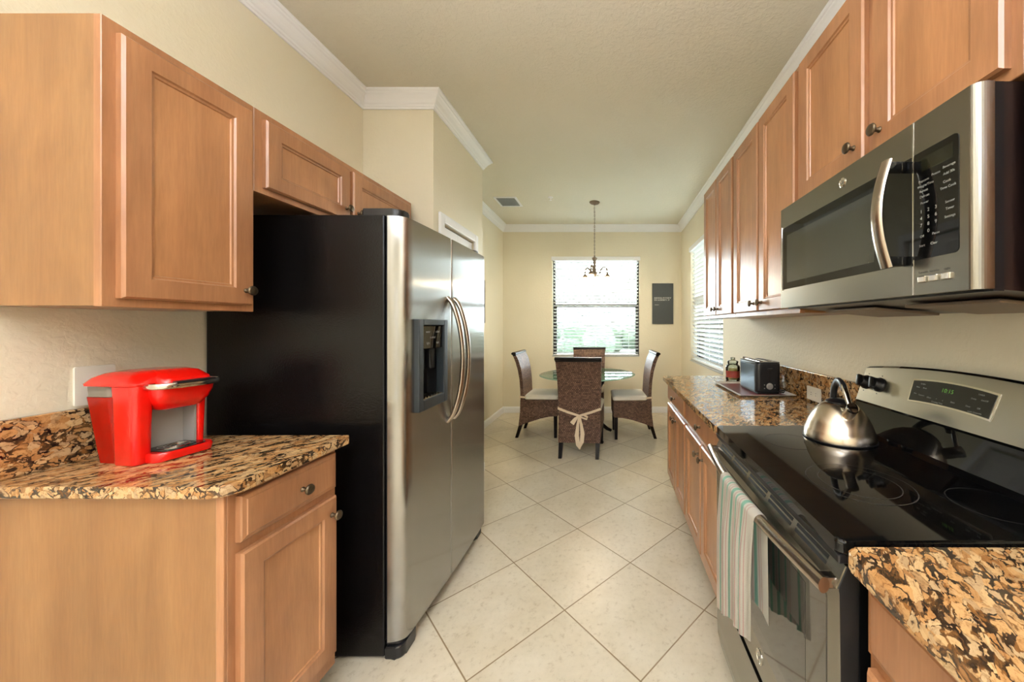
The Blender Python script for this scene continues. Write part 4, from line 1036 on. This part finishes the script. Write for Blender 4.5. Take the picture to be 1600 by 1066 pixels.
def make_chair(label, loc, rz):
    t = thing('dining_chair', label, 'chair', (0, 0, 0), 'wicker dining chairs around the glass table')
    def taper_ext(poly, hwf, nx=1):
        m = MB(); rows = []
        for s in (-1, 1):
            rows.append([(s*hwf(y, z), y, z) for y, z in poly])
        m.grid(rows, closed_v=True, caps=True, smooth=False); return m
    hw = lambda y, z: 0.205+0.022*max(0, (z-0.2))/0.8
    back = [(-0.172, 0.44), (-0.178, 0.55), (-0.186, 0.68), (-0.202, 0.80), (-0.228, 0.90), (-0.262, 0.972), (-0.300, 0.972), (-0.268, 0.89), (-0.240, 0.79), (-0.222, 0.68), (-0.214, 0.55), (-0.212, 0.44)]
    taper_ext(back, hw).build('backrest', M_WICK, t, local=True)
    hs = lambda y, z: 0.205+0.006
    skirt = [(0.225, 0.445), (-0.215, 0.445), (-0.218, 0.30), (-0.236, 0.145), (-0.205, 0.150), (-0.12, 0.182), (0.02, 0.228), (0.12, 0.250), (0.225, 0.258)]
    taper_ext(skirt, hs).build('skirt', M_WICK, t, local=True)
    m = MB(); m.tube([(-0.232, -0.288, 0.986), (0.232, -0.288, 0.986)], 0.022, 16, flat=(0.8, 1.25)); m.box(-0.230, 0.230, -0.300, -0.262, 0.958, 0.984, 0.004); m.build('top_rail', M_DWOOD, t, local=True)
    for sx in (-1, 1):
        m = MB(); m.grid([[(sx*0.187+a*w_, 0.195+b*w_, z) for a, b in ((-1, -1), (1, -1), (1, 1), (-1, 1))] for z, w_ in ((0.0, 0.0155), (0.26, 0.020))], closed_v=True, caps=True, smooth=False); m.build('leg', M_DWOOD, t, local=True)
        m = MB(); m.grid([[(sx*0.185+a*w_, yy+b*w_, z) for a, b in ((-1, -1), (1, -1), (1, 1), (-1, 1))] for z, w_, yy in ((0.0, 0.0165, -0.262), (0.155, 0.0205, -0.212))], closed_v=True, caps=True, smooth=False); m.build('leg', M_DWOOD, t, local=True)
    m = MB()
    loft_box(m, [(0.4465, -0.168, 0.0, 0, 0, 0)] if False else [(0.4465, -0.200, 0.200, -0.160, 0.222, 0.025), (0.455, -0.211, 0.211, -0.165, 0.232, 0.03), (0.490, -0.213, 0.213, -0.166, 0.234, 0.03), (0.504, -0.198, 0.198, -0.155, 0.218, 0.03)])
    cu = m.build('cushion', M_CUSH, t, local=True)
    # ribbon: side straps, band across the back, bow and tails
    m = MB()
    def strip(pts, w_, th=0.0025):
        rows = []; n = len(pts)
        for i, (p, ww, nrm) in enumerate(pts):
            p = Vector(p); nrm = Vector(nrm).normalized()
            d = (Vector(pts[min(i+1, n-1)][0])-Vector(pts[max(i-1, 0)][0])).normalized(); s_ = d.cross(nrm).normalized()
            rows.append([p+s_*ww*w_, p+s_*ww*w_+nrm*th, p-s_*ww*w_+nrm*th, p-s_*ww*w_])
        m.grid(rows, closed_v=True, caps=True, smooth=False)
    bk = (0, -1, 0)
    for s in (-1, 1):
        strip([((s*0.212, -0.150, 0.475), 1, (s, 0, 0)), ((s*0.2185, -0.205, 0.482), 1, (s, 0, 0)), ((s*0.2175, -0.2225, 0.484), 1, (s, -1, 0))], 0.011)
        strip([((s*0.2155, -0.2205, 0.484), 1, bk), ((s*0.12, -0.2215, 0.448), 1, bk), ((0, -0.2245, 0.412), 0.9, bk)], 0.012)
    # tails
    strip([((0.0, -0.226, 0.410), 0.7, bk), ((-0.012, -0.231, 0.33), 1.0, bk), ((-0.022, -0.240, 0.22), 1.6, bk), ((-0.008, -0.246, 0.13), 1.6, bk), ((0.012, -0.244, 0.085), 0.5, bk)], 0.013)
    strip([((0.004, -0.229, 0.410), 0.7, bk), ((0.022, -0.234, 0.33), 1.0, bk), ((0.036, -0.242, 0.24), 1.6, bk), ((0.030, -0.248, 0.16), 1.5, bk), ((0.010, -0.249, 0.10), 0.5, bk)], 0.013)
    # loops
    strip([((0, -0.229, 0.412), 0.6, bk), ((-0.04, -0.236, 0.385), 1.1, bk), ((-0.075, -0.240, 0.345), 1.3, bk), ((-0.060, -0.246, 0.335), 1.2, bk), ((-0.02, -0.240, 0.392), 0.7, bk)], 0.012)
    strip([((0, -0.229, 0.412), 0.6, bk), ((0.045, -0.236, 0.425), 0.9, bk), ((0.085, -0.240, 0.405), 0.8, bk), ((0.080, -0.247, 0.385), 0.7, bk), ((0.01, -0.240, 0.405), 0.6, bk)], 0.012)
    m.box(-0.010, 0.012, -0.244, -0.224, 0.400, 0.424, 0.004)
    m.build('ribbon_tie', M_RIBBON, cu, sub=True)
    t.location = loc; t.rotation_euler = (0, 0, rz)
    return t
def copy_tree(o, parent=None):
    c = o.copy(); C.objects.link(c); c.parent = parent
    for ch in list(o.children): copy_tree(ch, c)
    return c
bpy.context.view_layer.update()
c0 = make_chair('woven brown dining chair nearest the kitchen, cream bow tied across its back', (-0.285, 3.715, 0), -0.07)
specs = [('woven brown dining chair on the far side of the table, under the window blind', (-0.285, 4.735, 0), PI),
         ('woven brown dining chair at the pantry side of the table, back toward the left wall', (-0.82, 4.285, 0), -PI/2-0.02),
         ('woven brown dining chair at the side of the table nearest the granite counter', (0.262, 4.235, 0), PI/2+0.06)]
for lb, lc, rz in specs:
    c = copy_tree(c0); c.location = lc; c.rotation_euler = (0, 0, rz); c['label'] = lb

# ------------------------------------------------------------------ chandelier
HX, HY = -0.18, 4.266
t = thing('chandelier', 'brushed nickel three-arm chandelier hanging by a chain above the dining table', 'chandelier', (HX, HY, ZC))
MH = Matrix.Translation((HX, HY, 0))
m = MB(); m.lathe([(0, ZC-0.0005), (0.064, ZC-0.0005), (0.064, ZC-0.006), (0.050, ZC-0.020), (0.018, ZC-0.028), (0.008, ZC-0.038), (0, ZC-0.038)], MH, 32); m.build('canopy', M_NICKEL, t)
m = MB(); z = ZC-0.038; k = 0
while z > 2.165:
    pts = []
    for q in range(11):
        a = 2*PI*q/10; d = 0.0065*math.cos(a); pts.append((HX+(d if k % 2 else 0), HY+(0 if k % 2 else d), z-0.013+0.0145*math.sin(a)))
    m.tube(pts, 0.0026, 5); z -= 0.0225; k += 1
m.build('chain', M_NICKEL, t)
m = MB(); m.lathe([(0, 2.165), (0.006, 2.163), (0.010, 2.150), (0.034, 2.138), (0.030, 2.122), (0.018, 2.105), (0.016, 2.02), (0.020, 1.985), (0.030, 1.965), (0.034, 1.945), (0.022, 1.925), (0.010, 1.910), (0.014, 1.900), (0.006, 1.885), (0, 1.884)], MH, 28); m.build('centre_column', M_NICKEL, t)
for a in (18, 138, -102):
    a = math.radians(a); d = Vector((math.cos(a), math.sin(a), 0)); b = Vector((HX, HY, 0))
    prof = [(0.020, 1.94), (0.045, 1.925), (0.066, 1.945), (0.078, 1.99), (0.100, 2.025), (0.128, 2.035), (0.152, 2.02), (0.163, 1.985), (0.165, 1.955)]
    MB().tube([b+d*r+Vector((0, 0, zz)) for r, zz in prof], 0.0085, 10).build('arm', M_NICKEL, t)
    Ms = Matrix.Translation(b+d*0.165)
    m = MB(); m.lathe([(0, 1.960), (0.014, 1.958), (0.022, 1.940), (0.032, 1.925), (0.032, 1.918), (0, 1.918)], Ms, 24); fit = m.build('socket_cup', M_NICKEL, t)
    pl = bpy.data.lights.new('bulb_light', 'POINT'); pl.energy = 6; pl.color = (1, 0.82, 0.58); pl.shadow_soft_size = 0.02
    po = bpy.data.objects.new('bulb_light', pl); C.objects.link(po); po.location = b+d*0.165+Vector((0, 0, 1.80))
    m = MB(); m.lathe([(0.028, 1.917), (0.036, 1.905), (0.046, 1.880), (0.052, 1.850), (0.060, 1.822), (0.057, 1.822), (0.049, 1.850), (0.043, 1.879), (0.033, 1.904), (0.026, 1.914)], Ms, 28); m.build('lamp_shade', M_SHADEG, t)

# ------------------------------------------------------------------ ceiling vent and sprinkler, wall pictures
t = thing('ceiling_vent', 'white slatted air vent set in the ceiling beyond the pantry', 'vent', (-1.23, 4.22, ZC))
VX0, VX1, VY0, VY1 = -1.36, -1.09, 4.08, 4.40
m = MB(); z0, z1 = ZC-0.010, ZC-0.0005
m.box(VX0, VX1, VY0, VY0+0.025, z0, z1, 0.002); m.box(VX0, VX1, VY1-0.025, VY1, z0, z1, 0.002); m.box(VX0, VX0+0.025, VY0+0.025, VY1-0.025, z0, z1, 0.002); m.box(VX1-0.025, VX1, VY0+0.025, VY1-0.025, z0, z1, 0.002)
m.build('frame', M_TRIM, t)
bx(VX0+0.025, VX1-0.025, VY0+0.025, VY1-0.025, ZC-0.0015, ZC-0.0005).build('duct_opening', M_BLACKM, t)
m = MB()
for k in range(9):
    x = VX0+0.038+k*0.0245; m.box(-0.009, 0.009, VY0+0.025, VY1-0.025, -0.0006, 0.0006, M=Matrix.Translation((x, 0, ZC-0.008)) @ Matrix.Rotation(math.radians(-35), 4, 'Y'))
m.build('louvres', plain('grey_louvre', srgb(120, 122, 118), 0.5), t)
m = MB(); MS = Matrix.Translation((-0.69, 4.10, 0)); m.lathe([(0, ZC-0.0005), (0.030, ZC-0.0005), (0.028, ZC-0.006), (0.010, ZC-0.008), (0.006, ZC-0.030), (0.014, ZC-0.034), (0.014, ZC-0.037), (0, ZC-0.038)], MS, 20)
tag(m.build('fire_sprinkler', M_TRIM), 'small white sprinkler head on the dining ceiling beside the vent', 'sprinkler')
PXa, PXb, PZa, PZb = 0.645, 0.960, 1.335, 1.945
t = thing('wall_sign', 'narrow charcoal canvas sign with white lettering beside the dining window', 'wall sign', ((PXa+PXb)/2, YB-0.002, PZa))
bx(PXa, PXb, YB-0.024, YB-0.002, PZa, PZb, bev=0.003).build('canvas', M_CANVAS, t)
m = MB(); MS = frame_of('B', (PXa+PXb)/2, YB-0.0242, PZb-0.235)
rr = random.Random(3)
for row, cnt in ((0.014, 10), (-0.016, 9)):
    for k in range(cnt):                                      # letter forms too small to read in the photograph
        u = -0.126+k*0.026; m.box(u, u+0.006, row-0.010, row+0.010, 0, 0.0006, M=MS)
        if rr.random() < 0.8: m.box(u+0.006, u+0.018, row+0.005, row+0.010, 0, 0.0006, M=MS)
        if rr.random() < 0.7: m.box(u+0.006, u+0.017, row-0.002, row+0.002, 0, 0.0006, M=MS)
        if rr.random() < 0.6: m.box(u+0.013, u+0.018, row-0.010, row+0.004, 0, 0.0006, M=MS)
for k in range(6): m.box(-0.118+k*0.010, -0.112+k*0.010, -0.092, -0.084, 0, 0.0005, M=MS)
m.build('lettering', M_LABEL, t)
t = thing('wall_picture', 'dark framed picture seen edge-on past the refrigerator', 'picture', (XL+0.002, 4.0, 1.34))
bx(XL+0.002, XL+0.030, 3.62, 4.42, 1.345, 1.885, bev=0.002).build('frame', plain('dark_frame', srgb(44, 36, 28), 0.4), t)
bx(XL+0.030, XL+0.0305, 3.67, 4.37, 1.395, 1.835).build('print', M_CANVAS, t)

# unseen housings added behind the photographer for the fill lamps at the top
for (cx, cy, sx, sy, lb) in ((-0.3, -0.7, 1.06, 0.56, 'unseen rectangular fill light housing added behind the viewpoint'), (-0.3, -2.6, 1.66, 1.06, 'large unseen fill light housing added at the rear of the kitchen')):
    t = thing('fill_light_housing', lb, 'fill light housing', (cx, cy, ZC))
    m = MB(); m.box(cx-sx/2, cx+sx/2, cy-sy/2, cy+sy/2, ZC-0.06, ZC-0.0005); m.build('housing', M_TRIM, t)
scene.cycles.use_denoising = True
